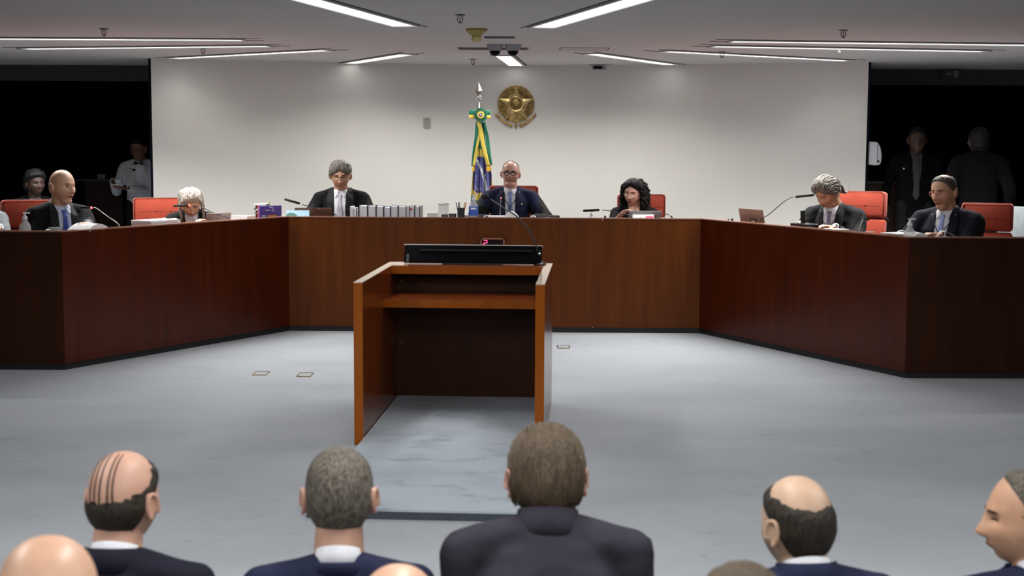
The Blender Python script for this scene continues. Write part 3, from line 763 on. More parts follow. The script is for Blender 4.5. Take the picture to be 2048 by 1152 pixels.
    if g('cord'):
        for s in (-1, 1):
            pts = []
            for x, s_ in ((.085, .47), (.045, .40), (.004, .345)):
                o_ = P(s * x, s_, .5); h = BV.ray_cast(o_, -n); pts.append(o_ - n * ((h[3] if h[0] else .4) - .018))
            obj('cord', tube(B(), pts, .0035, 6, 5), M['blackp'], root, smooth=True)
        pts = []
        for s_ in (.35, .25, .12):
            o_ = P(-.004, s_, .5); h = BV.ray_cast(o_, -n); pts.append(o_ - n * ((h[3] if h[0] else .4) - .019))
        obj('cord', tube(B(), pts, .005, 6, 5), M['blackp'], root, smooth=True)
    if g('pin'):
        o_ = P(g('pin'), .36, .5); h = BV.ray_cast(o_, -n)
        if h[0]: obj('lapel_pin', ell(B(), h[0] + n * .012, (.009, .004, .009), sub=2), M['pinl'], root, smooth=True)
    # ---- face parts
    if g('face', True):
        HB = bvh(body)
        for s in (-1, 1):
            ex, ez = s * .031, .008
            if g('eyes', 'open') == 'open':
                e = drape('eye', [(ez + .0055, ex - .004, ex + .004), (ez + .003, ex - .011, ex + .011), (ez, ex - .014, ex + .014), (ez - .004, ex - .009, ex + .009)], M['eyew'], .0012, .001, 'head', HB, nc=4, step=.002)
                lx = ex + g('look', 0)
                drape('iris', [(ez + .0048, lx - .003, lx + .003), (ez + .001, lx - .0055, lx + .0055), (ez - .0042, lx - .003, lx + .003)], M['iris'], .0024, .001, 'head', HB, nc=4, step=.002, par=e)
                drape('eyelid', [(ez + .0085, ex - .010, ex + .010), (ez + .0060, ex - .014, ex + .014), (ez + .0045, ex - .012, ex + .012)], M['fold'], .002, .0015, 'head', HB, nc=4, step=.002)
            else:
                drape('eyelid', [(ez + .001, ex - .012, ex + .012), (ez - .0028, ex - .013, ex + .013)], M['fold'] if g('eyes') == 'shut' else M['iris'], .0012, .001, 'head', HB, nc=5, step=.001)
            drape('eyebrow', [(.0315, ex - .008, ex + .010), (.0285, ex - .019, ex + .019), (.0250, ex - s * .004 - .014, ex - s * .004 + .014)], g('browm', M['brow']), .0018, .002, 'head', HB, nc=5, step=.002)
            drape('cheek_fold', [(-.034, s * .024, s * .026), (-.050, s * .031, s * .0335), (-.066, s * .034, s * .0355)], M['fold'], .0006, .0008, 'head', HB, nc=2, step=.004) if g('folds', True) else None
            drape('nostril', [(-.0395, s * .004, s * .009), (-.0425, s * .003, s * .010)], M['mouthline'], .0008, .001, 'head', HB, nc=2, step=.002)
        mw = g('mw', .023)
        drape('lips', [(-.0545, -mw * .4, mw * .4), (-.059, -mw * .9, mw * .9), (-.0615, -mw, mw), (-.067, -mw * .55, mw * .55)], M['lip'], .001, .001, 'head', HB, step=.002)
        mo = g('open', .0012)
        drape('mouth', [(-.0605 + mo * .4, -mw * .9, mw * .9), (-.0618 - mo, -mw * .85, mw * .85)], M['mouthline'], .0022, .001, 'head', HB, step=.001)
    if g('glasses'):
        gm = g('glasses'); gl = B(); rad = g('grad', (.023, .018)); gy = -.106; gz = g('gz', .004)
        for s in (-1, 1):
            pts = [Vector((s * .032 + rad[0] * math.copysign(abs(math.cos(a)) ** g('gsq', 1), math.cos(a)), gy + .010 * abs(math.cos(a)) * (1 if math.cos(a) * s > 0 else 0), gz + rad[1] * math.copysign(abs(math.sin(a)) ** g('gsq', 1), math.sin(a)))) for a in [2 * math.pi * q / 24 for q in range(25)]]
            tube(gl, [HM @ v for v in pts], g('gth', .0022), 6)
            tube(gl, [HM @ Vector(v) for v in ((s * (.032 + rad[0]), gy + .008, gz + .006), (s * .072, gy + .035, gz + .006), (s * .080, .005, gz + .004))], g('gth', .0022) * .9, 6)
        tube(gl, [HM @ Vector(v) for v in ((-.010, gy, gz + .004), (0, gy - .003, gz + .008), (.010, gy, gz + .004))], g('gth', .0022), 6)
        obj('eyeglasses', gl, gm, root, smooth=True)
    # ---- hair shell from the same head surface
    hair = g('hair')
    if hair:
        T = hair.get('t', .012); c0 = hair.get('c', -.006); fr = hair.get('front', None); st = hair.get('noise', .22)
        bald = hair.get('bald'); low = hair.get('low', -.078); sd = hair.get('seed', 0)
        def hf(d):
            p = headfn(d); q = p.copy()
            mm = .8 * p.z + .6 * p.y - c0 + .045 * max(0, min(1, (p.y - .02) / .03))
            side = max(0, abs(p.x) - .050) * hair.get('temple', .22)
            mm = mm - side
            mm = min(mm, p.z - low)
            if fr is not None: mm = min(mm, (p.z * .5 + p.y * .87) - fr + .25 * abs(p.x) * hair.get('widow', 0)) if p.z > .03 else mm
            for (bx, by, bz, br) in (bald or []):
                mm = min(mm, (p - Vector((bx, by, bz))).length - br + .008 * noise.noise(p * 60) + .005 * noise.noise(p * 150))
            f = max(0, min(1, mm / hair.get('edge', .018))); f = f * f * (3 - 2 * f)
            nrm = Vector((p.x / .0765 ** 2, p.y / .1 ** 2, p.z / .12 ** 2)).normalized()
            vol = 1 + hair.get('top', 0) * max(0, nrm.z) + hair.get('sidev', 0) * abs(nrm.x) + hair.get('backv', 0) * max(0, nrm.y)
            nz = noise.noise(Vector((p.x * 55, p.y * 28, p.z * 12)) + Vector((sd, 0, 0))) * st + noise.noise(p * 24 + Vector((sd, 3, 0))) * st * .6
            h = -.006 + (T * vol * (1 + nz) + .006) * f
            return p + nrm * h
        hb = B(); add_vf(hb, sphere_grid(hf, 120, 84), HM); ho_ = obj('hair', hb, hair['m'], root, smooth=True)
        if hair.get('sweep'): sb = B(); sweep(sb, HM, **hair['sweep']); obj('hair_strands', sb, hair['m'], ho_, smooth=True)
    if g('extra'): g('extra')(root, HM, P, body, BV, n)
    return dict(root=root, HM=HM, P=P, WR=WR, body=body)
GR = M['h_grey']
J = {}
# bald judge, left
J[1] = person('bald man in black robe and blue tie speaking, leftmost at the bench', at(124, 374, 10.3), R(40), JZ, size=1.0, yaw=22, nod=2, skin=M['skin_b'], robe=True,
    shirt=M['bshirt'], tie=M['t_blue'], lean=8, hand_l=(.04, -.48, DT - JZ + .095), hand_r=(-.20, -.36, DT - JZ + .03), open=.005, look=.003, browm=M['fold'], vw=.055, neck=.060, hs=1.03, curl=.7, chin=1)
# bowed woman, grey hair
def gray_locks(root, HM, P, body, BV, n):
    for side in (-1, 1):
        bm = B()
        for i in range(26):
            u = i / 25; y0 = -.045 + .11 * u; x0 = side * (.020 + .035 * math.sin(u * 3.1)); z0 = .118 - .02 * abs(u - .4)
            rr = random.Random(i + side * 50)
            drop = .15 + .05 * rr.random() + (.03 if u > .3 else 0)
            pts = [Vector((x0, y0, z0)), Vector((side * (.070 + .012 * rr.random()), y0 * 1.1, .065)), Vector((side * (.088 + .014 * rr.random()), y0 * 1.15 + .01, -.01)),
                   Vector((side * (.086 + .02 * rr.random()), y0 * 1.1 + .005, -.07)), Vector((side * (.074 + .03 * rr.random()), y0 * .9 - .02, .0 - drop))]
            tube(bm, [HM @ v for v in pts], lambda f: .0105 * (1 - .75 * f ** 2) + .001, 7, 6)
        obj('hair_lock', bm, M['h_silver'], root, smooth=True)
J[2] = person('grey haired woman in black robe bowed over papers at the bench', at(382, 405, 11.45), R(10), JZ, size=.94, yaw=8, nod=38, roll=-6, lean=26, skin=M['skin_t'], robe=True,
    hair=dict(m=M['h_silver'], t=.014, c=-.004, top=.5, low=-.07, noise=.5, edge=.045, sweep=dict(n=90, T=.017, e0=40, side=.5, azr=62, back=110, lift=.004, wav=.001, rad=.003)), shirt=M['white'], vlow=.15, vw=.045, eyes='shut', extra=gray_locks, jcollar=False,
    hand_l=(.16, -.50, DT - JZ + .05), hand_r=(-.20, -.44, DT - JZ + .05), glasses=M['gold2'], gth=.0014, gz=-.004, sw=.17)
# man in silver tie
J[3] = person('man with full grey hair, glasses and silver tie, reading', at(681, 352, 12.35), R(0), JZ, size=1.0, yaw=4, nod=13, lean=5, skin=M['skin_t'], robe=True,
    hair=dict(m=M['h_grey'], t=.020, c=.008, top=.3, sidev=.2, low=-.06, noise=.25, temple=.0, edge=.05, sweep=dict(n=80, T=.019, e0=34, side=.2, azr=58, back=125)), tie=M['t_silver'], tiew=1.25, vw=.062, vbot=.055, vlow=.02, eyes='down', glasses=M['t_dark'], gth=.0016, grad=(.022, .013), gsq=.6,
    hand_l=(.24, -.40, DT - JZ + .04), hand_r=(-.24, -.40, DT - JZ + .04), mw=.020)
# presiding judge
J[4] = person('man in navy suit and black cape with round glasses, centre of bench', at(1021, 348, 12.4), R(0), JZ, size=.98, hs=.93, yaw=-3, nod=-3, roll=2, lean=1, skin=M['skin_p'], jacket=M['navy'], robe=True, suitfront=True,
    hair=dict(m=M['h_saltd'], t=.006, c=.004, front=.022, low=-.055, noise=.3, temple=.0, bald=[(0, -.075, .085, .062)]), tie=M['t_lblue'], tiew=1.1, vw=.056, vbot=.03, vlow=.02, cord=True, pin=.105, glasses=M['t_dark'], gth=.0034, grad=(.021, .019), chin=1,
    neck=.062, hand_l=(.20, -.38, DT - JZ + .04), hand_r=(-.20, -.38, DT - JZ + .04), sw=.19, elb=.8)
# curly haired woman
def curls(root, HM, P, body, BV, n):
    for side in (-1, 1):
        bm = B()
        for i in range(34):
            rr = random.Random(i * 3 + side * 97); u = i / 33; y0 = -.040 + .135 * u
            L = (.19 if side < 0 else .25) + .03 * rr.random(); ph = rr.random() * 6; R0 = .010 + .006 * rr.random()
            ax = [Vector((side * (.015 + .03 * rr.random()), y0 * .8, .122)), Vector((side * (.074 + .02 * rr.random()), y0, .07)), Vector((side * (.092 + .02 * rr.random()), y0 * 1.1 + .008, -.01)),
                  Vector((side * (.092 + .03 * rr.random()), y0 * 1.1 + .01, -.09)), Vector((side * (.080 + .04 * rr.random()), y0 * .9, .02 - L))]
            sp = spline(ax, 9)
            pts = [HM @ (p + Vector((math.cos(k * .95 + ph), math.sin(k * .95 + ph), 0)) * R0 * min(1, k / 9)) for k, p in enumerate(sp)]
            tube(bm, pts, lambda f: .0085 * (1 - .6 * f) + .001, 6)
        obj('hair_curl', bm, M['h_black'], root, smooth=True)
    bm = B(); ell(bm, HM @ Vector((.03, .07, -.07)), (.085, .05, .12)); o = obj('hair_back', bm, M['h_black'], root, smooth=True)
J[5] = person('woman with long curly black hair and glasses looking at laptop', at(1267, 386, 12.3), R(-4), JZ, size=.93, yaw=-24, nod=10, roll=4, lean=6, skin=M['skin_p'], jacket=M['black'],
    hair=dict(m=M['h_black'], t=.014, c=.004, top=.2, low=-.08, noise=.4, edge=.05, sweep=dict(n=70, T=.015, e0=42, side=.6, azr=62, back=100, lift=.007, wav=.003)), vneck=True, shirt=M['skin_p'], vw=.035, vlow=.25, cuff=False, eyes='down', extra=curls, jcollar=False, glasses=M['chrome'], gth=.0013, grad=(.022, .013), gz=-.004,
    hand_r=(-.15, -.40, DT - JZ + .05), fdir_r=(.5, -.3, .5), hand_l=(.24, -.36, DT - JZ + .04), sw=.165, folds=False)
# bowed grey haired man on the right
def nape_curl(root, HM, P, body, BV, n):
    bm = B()
    for i in range(30):
        rr = random.Random(i + 5); x = -.055 + .11 * i / 29
        pts = [(x, .075, .04), (x * 1.1, .112, -.01), (x * 1.1, .112, -.055), (x * 1.1, .120 + .02 * rr.random(), -.085), (x * 1.1, .150 + .015 * rr.random(), -.080 + .02 * rr.random())]
        tube(bm, [HM @ Vector(v) for v in pts], lambda f: .008 * (1 - .7 * f) + .001, 6, 5)
    obj('hair_lock', bm, M['h_grey'], root, smooth=True)
J[6] = person('man with swept grey hair bowed low over his desk, second from right', at(1655, 386, 11.0), R(-33), JZ, size=1.0, yaw=-20, nod=34, lean=10, skin=M['skin_t'], robe=True,
    hair=dict(m=M['h_grey'], t=.018, c=.006, top=.4, low=-.07, noise=.4, edge=.05, sweep=dict(n=100, T=.022, e0=36, side=-.1, azr=66, back=135, lift=.008, wav=.002)), tie=M['t_grey'], vw=.058, vbot=.05, vlow=.03, cord=True, pin=.11, eyes='shut', extra=nape_curl,
    hand_l=(.14, -.42, DT - JZ + .06), hand_r=(-.14, -.42, DT - JZ + .07))
# rightmost judge
J[7] = person('stout man in black robe, glasses and lilac tie, rightmost at the bench', at(1888, 384, 10.15), R(-36), JZ, size=1.02, yaw=-16, nod=10, lean=6, skin=M['skin_t'], robe=True, jacket=M['navy_d'], suitfront=True,
    hair=dict(m=M['h_saltd'], t=.007, c=-.004, front=-.020, low=-.065, noise=.4, temple=.0, bald=[(0, .02, .135, .045)]), tie=M['t_lilac'], vw=.058, vbot=.04, vlow=.02, cord=True, pin=.12, glasses=M['rose'], gth=.0016, grad=(.022, .014), chin=1, neck=.062, fat=1.15, hs=1.0, sw=.195,
    hand_l=(.10, -.44, DT - JZ + .06), hand_r=(-.20, -.42, DT - JZ + .05), eyes='down')
# sliver of a person cut by the left edge
person('person in grey jacket cut off by the left edge, seated', at(-52, 385, 10.6), R(20), JZ, jacket=M['greycl'], hair=dict(m=M['h_black'], t=.01, c=.0), skin=M['skin_t'], vox=.009, face=False, sw=.18)
# background people
W = at(277, 299, 14.7)
pw = person('waiter in white jacket and black bow tie holding a cup', W, R(2), FZ, size=.93, stand=True, yaw=-14, nod=10, skin=M['skin_d'], jacket=M['whitejk'], hair=dict(m=M['h_black'], t=.008, c=.012), vw=.04, vlow=.22,
    hand_l=(-.06, -.27, 1.075), hand_r=(-.24, -.24, 1.15), fdir_l=(-.9, -.4, 0), palm_l=(0, 0, 1), fdir_r=(.4, -.8, -.2), palm_r=(.3, 0, -1), eyes='down', vox=.007, jcollar=False, curl=.5, glasses=M['t_dark'])
cc = Matrix.Rotation(R(-14), 4, 'Z')
PB = pw['P']
bm = B()
for s in (-1, 1): prism_xz(bm, [(0, .006), (s * .045, .026), (s * .05, -.022), (0, -.006)][::s], -.008, .008)
o = obj('bow_tie', bm, M['blackp'], pw['root']); o.location = PB(0, .475, .10)
obj('badge', ell(B(), PB(.075, .37, .150), (.014, .004, .016), sub=2), M['pinl'], pw['root'], smooth=True)
w1 = pw['root'].matrix_basis if False else Matrix.Translation(pw['root'].location) @ Matrix.Rotation(R(2), 4, 'Z')
cp = w1 @ (pw['WR'][1] + Vector((-.10, -.055, .030)))
t = thing('saucer', 'white saucer held by the waiter', 'saucer', cp); obj('dish', lathe(B(), [(.03, 0), (.035, .003), (.078, .014), (.080, .017), (.03, .006)]), M['whitep'], t, smooth=True)
t = thing('coffee_cup', 'white coffee cup on the saucer held by the waiter', 'cup', cp + Vector((0, 0, .007)))
obj('bowl', lathe(B(), [(.028, 0), (.032, .004), (.040, .035), (.043, .062), (.039, .060), (.034, .02)]), M['whitep'], t, smooth=True)
obj('handle', tube(B(), [(.038, 0, .050), (.060, 0, .046), (.058, 0, .022), (.036, 0, .018)], .004, 8, 5), M['whitep'], t, smooth=True)
person('dim woman with dark hair seated in the shadow behind the bald man', at(70, 368, 12.6), R(30), JZ, size=.93, yaw=15, skin=M['skin_shade'], hair=dict(m=M['h_black'], t=.02, c=.0, low=-.11, top=.3, sidev=.4), vox=.008, folds=False, eyes='down', jacket=M['shade_suit'], shirt=M['shade_shirt'])
person('dim man in dark suit and grey tie standing in the shadow', at(1834, 281, 13.6), R(-8), FZ, stand=True, skin=M['skin_shade'], hair=dict(m=M['h_black'], t=.008, c=.012), jacket=M['shade_suit'], shirt=M['shade_shirt'], tie=M['t_dark'], vox=.008, vlow=.12, pin=-.12, eyes='down', nod=6)
person('dim man in dark suit standing with his back turned at far right', at(1958, 284, 13.0), R(165), FZ, stand=True, size=1.06, yaw=15, skin=M['skin_shade'], hair=dict(m=M['h_black'], t=.010, c=-.008), jacket=M['shade_suit'], shirt=M['shade_shirt'], jcr=2, nk=.02, back=True, face=False, vox=.008)

# ---- audience, seen from behind
def comb(root, HM, P, body, BV, n):
    bm = B(); HB = bvh(body)
    for i, x in enumerate((-.030, -.018, .004, .020, .036)):
        pts = []
        for k in range(9):
            u = k / 8; o_ = HM @ Vector((x + .018 * u, .3, .03 + .0 * u)); ang = R(-4 + 82 * u)
            src = HM @ Vector((x * (1 - .1 * u) + .014 * u, .3 * math.cos(ang), .3 * math.sin(ang))); tg = HM @ Vector((x * (1 - .1 * u) + .014 * u, 0, 0))
            h = HB.ray_cast(src, (tg - src).normalized())
            if h[0]: pts.append(h[0] + (src - tg).normalized() * .0006)
        tube(bm, pts, lambda f: .0030 * (1 - .5 * f), 6)
    obj('combed_strand', bm, M['h_dark'], root, smooth=True)
AUD = [
 ('balding man with combed strands over his bald crown in dark suit, front left', at(247, 1000, 3.42), 178, dict(yaw=-14, nod=4, hair=dict(m=M['h_dark'], t=.007, c=-.022, low=-.095, bald=[(.006, .045, .085, .072)], edge=.05), jacket=M['navy_d'], skin=M['skin'], extra=comb, lean=4, nk=.04, jcr=1.6)),
 ('man with short greying hair, white collar and navy suit, left of centre', at(679, 993, 3.46), 183, dict(yaw=0, nod=0, hair=dict(m=M['h_salt'], t=.005, c=-.020, low=-.088, noise=.15, bald=[]), jacket=M['navy'], skin=M['skin'], lean=5, jcr=.4, nk=.062)),
 ('broad man with brown hair and charcoal suit seated in front of the lectern', at(1093, 957, 3.46), 180, dict(yaw=4, nod=4, hair=dict(m=M['h_brown'], t=.008, c=-.020, low=-.100, noise=.35, backv=.4, sweep=dict(n=150, T=.010, e0=60, azr=85, back=150, lift=.004, rad=.0030, wav=.0008)), jacket=M['char'], skin=M['skin_p'], lean=12, size=1.02, sw=.20, jcr=2.0, neck=.066, hs=1.04, nk=.012)),
 ('man with round bald patch in dark hair and navy suit, right', at(1594, 1050, 3.40), 186, dict(yaw=22, nod=4, hair=dict(m=M['h_dark'], t=.007, c=-.018, low=-.100, bald=[(0, .030, .110, .060)], edge=.05), jacket=M['navy'], skin=M['skin_s'], lean=4, nk=.015, jcr=1.7)),
]
for lb, hd, fa, kw in AUD:
    person(lb, hd, R(fa), AZ, back=True, face=False, lap=True, vox=.0042, jvox=.008, group='seated audience', ear=1.05, **kw)
person('man in profile with short grey hair and navy suit at right edge', at(2051, 1038, 3.45), R(186), AZ, lap=True, vox=.0042, jvox=.008, group='seated audience', skin=M['skin_t'], yaw=76, nod=3, jacket=M['navy'],
       hair=dict(m=M['h_salt'], t=.004, c=-.014, front=-.010, low=-.07, noise=.15, temple=0, edge=.035), eyes='down', folds=False)
person('bald man whose pale crown fills the bottom left corner', at(97, 1218, 2.42), R(180), AZ, back=True, face=False, lap=True, vox=.0045, hs=1.08, group='seated audience', skin=M['skin_b'], yaw=10, jacket=M['black'],
       hair=dict(m=M['h_salt'], t=.003, c=-.03, low=-.09, bald=[(0, .0, .07, .098)]))
person('bald man showing only the top of his head, bottom centre', at(797, 1248, 2.75), R(180), AZ, back=True, face=False, lap=True, vox=.0045, group='seated audience', skin=M['skin_b'], jacket=M['black'])
person('man with brown hair showing only the top of his head, bottom right', at(1485, 1262, 2.55), R(180), AZ, back=True, face=False, lap=True, vox=.0055, group='seated audience', skin=M['skin'], jacket=M['black'], hair=dict(m=M['h_brown'], t=.010, c=-.02, low=-.09))

# ------------------------------------------------------------------ chairs
def chair(label, px, d, rot, topy, w=.45, group='orange red judges chairs'):
    c = at(px, topy, d); topz = c.z - JZ
    t = thing('office_chair', label, 'chair', (c.x, c.y, JZ), R(rot), group)
    tilt = Matrix.Rotation(R(-6), 4, 'X')
    u = obj('backrest', box(B(), (0, .10, topz - .110), (w, .115, .215), tilt, bev=.026, seg=3), M['chair'], t, auto=50)
    obj('piping', tube(B(), [tilt @ Vector(v) + Vector((0, .10, topz - .110)) for v in ((-w / 2 + .012, -.056, -.09), (-w / 2 + .010, -.057, .085), (-w / 2 + .03, -.056, .103), (w / 2 - .03, -.056, .103), (w / 2 - .010, -.057, .085), (w / 2 - .012, -.056, -.09))], .004, 6), M['chair_d'], u, smooth=True)
    bm = B()
    for x in (-.06, .06): ell(bm, tilt @ Vector((x, -.058, -.01)) + Vector((0, .10, topz - .110)), (.009, .004, .009), sub=2)
    obj('button', bm, M['chair_d'], u)
    obj('stitch', box(B(), tilt @ Vector((0, -.0575, -.012)) + Vector((0, .10, topz - .110)), (w * .8, .002, .003), tilt), M['chair_d'], u)
    obj('lower_backrest', box(B(), (0, .085, topz - .345), (w, .12, .24), tilt, bev=.026, seg=3), M['chair'], t, auto=50)
    sh = min(.46, topz - .52)
    obj('seat', box(B(), (0, -.17, .40), (w + .02, .48, .10), bev=.03, seg=3), M['chair'], t, auto=50)
    obj('back_support', box(B(), (0, .14, .46), (.08, .03, .44)), M['tray'], t)
    for s in (-1, 1): obj('armrest', tube(B(), [(s * (w / 2 + .02), .08, .40), (s * (w / 2 + .03), .06, .56), (s * (w / 2 + .03), -.22, .57), (s * (w / 2 + .02), -.26, .40)], .014, 8, 4), M['blackp'], t, smooth=True)
    obj('column', cone(B(), (0, -.12, .05), (0, -.12, .37), .028, .028), M['tray'], t, smooth=True)
    bm = B()
    for i in range(5):
        a = 2 * math.pi * i / 5 + .3; e = Vector((.27 * math.cos(a), -.12 + .27 * math.sin(a), .06)); cap(bm, (0, -.12, .075), e, .02, .014, 8)
        ell(bm, e + Vector((0, 0, -.032)), (.022, .022, .027), sub=2)
    obj('star_base', bm, M['blackp'], t, smooth=True)
    return t
chair('orange red chair behind the bald man', 72, 10.75, 24, 400, .50)
chair('orange red chair behind the bowed grey haired woman', 327, 11.95, 16, 396, .50)
chair('red chair mostly hidden behind the man with silver tie', 682, 12.78, 0, 384, .44)
chair('orange red chair behind the man in the centre', 1028, 12.85, 0, 372, .45)
chair('orange red chair behind the curly haired woman', 1284, 12.8, -2, 389, .44)
chair('orange red chair right of the bowed grey haired man', 1714, 11.45, -26, 383, .44)
chair('red chair behind the rightmost judge', 1974, 10.75, -22, 407, .38)
t = thing('grey_armchair', 'grey shell chair in the shadow beyond the rightmost judge', 'chair', (*(at(2016, 440, 11.3).xy), JZ), R(-60))
obj('shell', box(B(), (0, .1, .78), (.36, .05, .38), Matrix.Rotation(R(-12), 4, 'X'), bev=.02), M['greycl'], t, auto=40); obj('seat', box(B(), (0, -.15, .44), (.42, .42, .06), bev=.02), M['greycl'], t, auto=40)
for x, y in ((-.18, -.32), (.18, -.32), (-.18, .04), (.18, .04)): obj('leg', cone(B(), (x, y, 0), (x, y, .42), .012, .012, 10), M['chrome'], t)
def aud_chair(p, lab='dark upholstered audience seat under a seated man'):
    t = thing('audience_seat', lab, 'chair', (p[0], p[1], AZ), 0, 'audience seats')
    obj('seat', box(B(), (0, .17, .40), (.50, .46, .08), bev=.02), M['greycl'], t, auto=40); obj('backrest', box(B(), (0, -.16, .62), (.48, .06, .42), Matrix.Rotation(R(-8), 4, 'X'), bev=.02), M['greycl'], t, auto=40)
    obj('pedestal', box(B(), (0, .12, .18), (.08, .30, .36)), M['tray'], t)
for o in [o for o in COL.objects if o.get('group') == 'seated audience']: aud_chair(o.location)

# ------------------------------------------------------------------ things on the bench
def bottle(label, px, off, s=1.0, lab=None, red=False, group='hand gel bottles', z=DT):
    p, a = desk(px, off, z); t = thing('gel_bottle', label, 'bottle', p, 0, group)
    pr = [(.030, 0), (.034, .004), (.034, .075), (.030, .095), (.014, .118), (.013, .126)]
    obj('bottle_body', lathe(B(), [(r * s, z * s) for r, z in pr]), M['clear'], t, smooth=True)
    if lab: obj('label', lathe(B(), [(.0345 * s, .012 * s), (.0350 * s, .013 * s), (.0350 * s, .078 * s), (.0345 * s, .079 * s)]), M['label'], t, smooth=True); obj('label_text', box(B(), (0, -.0350 * s, .064 * s), (.040 * s, .002, .012 * s)), M['whitei'], t)
    obj('pump_cap', lathe(B(), [(.015 * s, .122 * s), (.015 * s, .142 * s), (.007 * s, .146 * s), (.006 * s, .160 * s)]), M['whitep'], t, smooth=True)
    bm = B(); box(bm, (.010 * s, 0, .164 * s), (.040 * s, .012 * s, .008 * s), bev=.002)
    obj('nozzle', bm, M['whitep'], t)
    if red: obj('red_tip', ell(B(), (.010 * s, -.006, .166 * s), (.006, .004, .005), sub=2), M['red'], t)
bottle('clear gel bottle with white pump beside the bald man', 50, .22, 1.15)
bottle('large blue labelled gel bottle left of the central man', 947, .038, 1.12, True, True, z=H)
bottle('small gel bottle behind the microphone, left of the curly haired woman', 1183, .22, .75)
bottle('clear gel bottle in front of the rightmost judge', 1820, .12, 1.15)
def onledge(px, off, py):     # height of the wanted top above the desk
    p, a = desk(px, off); q = at(px, py, p.y); return p, a, q.z - DT
def tumbler(label, px, off, topy, r=.030, lid=False, group='water glasses'):
    p, a, h = onledge(px, off, topy); t = thing('water_glass', label, 'glass', p, 0, group)
    obj('tumbler', lathe(B(), [(r * .85, 0), (r, h), (r * .93, h), (r * .80, .006)]), M['glass'], t, smooth=True)
    obj('rim', lathe(B(), [(r * .95, h - .003), (r * 1.03, h - .003), (r * 1.03, h + .001), (r * .95, h + .001)]), M['clear'], t, smooth=True)
    if lid: obj('lid', lathe(B(), [(r * 1.3, h + .001), (r * 1.35, h + .005), (.004, h + .010), (.003, h + .012)]), M['whitep'], t, smooth=True)
tumbler('empty clear glass in front of the bald man', 108, .14, 455, .036)
tumbler('clear glass with white lid, left one of the pair beside the book row', 882, .25, 409, .024, True)
tumbler('clear glass with white lid, right one of the pair beside the book row', 892, .31, 408, .024, True)
tumbler('clear glass before the second judge from the right', 1740, .15, 463, .034)
def papers(label, px, off, topy, w, dpt, mtl='paper', rx=0, name='paper_stack', dz=0, cat='papers', rot=0, n=1, group=None):
    p, a, h = onledge(px, off, topy); t = thing(name, label, cat, p, a + R(rot), group)
    for i in range(n):
        hh = h / n; obj('sheets', box(B(), (random.uniform(-.006, .006) * i, random.uniform(-.004, .004) * i, hh * (i + .5)), (w, dpt, hh - .0015), Matrix.Rotation(R(rx), 4, 'X')), M[mtl], t)
    return t
def wedge(label, px, off, topy, w, dpt, side=1):
    p, a, h = onledge(px, off, topy); t = thing('open_document', label, 'document', p, a)
    bm = B(); vs = [(-w / 2, 0), (w / 2, 0)] + [(w / 2 * (1 - 2 * q / 12) , h * (.55 + .45 * max(0, math.cos((1 - 2 * q / 12 - side * .3) * 1.5)))) for q in range(13)]
    prism_xz(bm, vs, -dpt / 2, dpt / 2); obj('pages', bm, M['paper'], t); obj('cover', box(B(), (0, 0, .001), (w * 1.04, dpt * 1.02, .002)), M['paper_g'], t)
wedge('white open papers held by the bald man', 178, .20, 446.5, .22, .20, 0)
papers('tall stack of white papers before the bowed woman', 315, .20, 439, .30, .20, n=5)
papers('loose white paper beside the left corner laptop', 487, .14, 431, .10, .16)
papers('small white card beside the calendar', 566, .12, 430, .03, .05)
papers('small pad of white notes between books and glasses', 865, .16, 425, .085, .09, n=2)
t = papers('white sheets behind the pen cup', 932, .22, 429.5, .07, .10)
wedge('white open papers in front of the central man', 1022, .16, 423, .13, .16, .2)
papers('white folder under the open papers before the central man', 1003, .14, 431.8, .22, .18)
wedge('white open papers right of the gel bottle before the rightmost judge', 1842, .18, 464.5, .15, .18, -1)
papers('cream papers left of the gel bottle before the rightmost judge', 1797, .22, 465.5, .18, .16)
papers('white paper under the hands of the bowed man', 1670, .18, 457.5, .16, .14)
def laptop(label, px0, px1, off, topy, m, ang=12, rot=0, sticker=False, shear=0):
    pm = (px0 + px1) / 2; p, a, h = onledge(pm, off, topy); p0, _ = desk(px0, off); p1, _ = desk(px1, off); w_ = (p1 - p0).length
    t = thing('laptop', label, 'laptop', p, a + R(rot), 'open laptops')
    obj('keyboard_base', box(B(), (0, .11, .008), (w_, .22, .016), bev=.003), M[m], t)
    L = h / math.cos(R(ang)); mx = Matrix.Rotation(R(ang), 4, 'X')
    lid = obj('lid', box(B(), mx @ Vector((0, 0, L / 2)), (w_, .008, L), mx, bev=.003), M[m], t)
    obj('screen', box(B(), mx @ Vector((0, .005, L / 2)), (w_ * .94, .002, L * .9), mx), M['blackg'], t)
    if sticker:
        bm = box(B(), mx @ Vector((.02, -.005, L * .42)), (.085, .002, .052), mx); obj('black_sticker', bm, M['blackp'], lid)
        obj('sticker_panel', box(B(), mx @ Vector((.02, -.0065, L * .42)), (.058, .002, .030), mx), M['frame'], lid)
    return t
laptop('grey laptop lid right of the bowed woman', 409, 458, .30, 425.5, 'laptop_s')
laptop('bronze laptop in front of the man with silver tie', 591, 664, .24, 415.5, 'laptop_b')
laptop('grey laptop in front of the curly haired woman', 1256, 1322, .24, 421.5, 'laptop_g')
laptop('rose grey laptop with framed black sticker near the right corner', 1484, 1532, .22, 417.5, 'laptop_s', sticker=True)
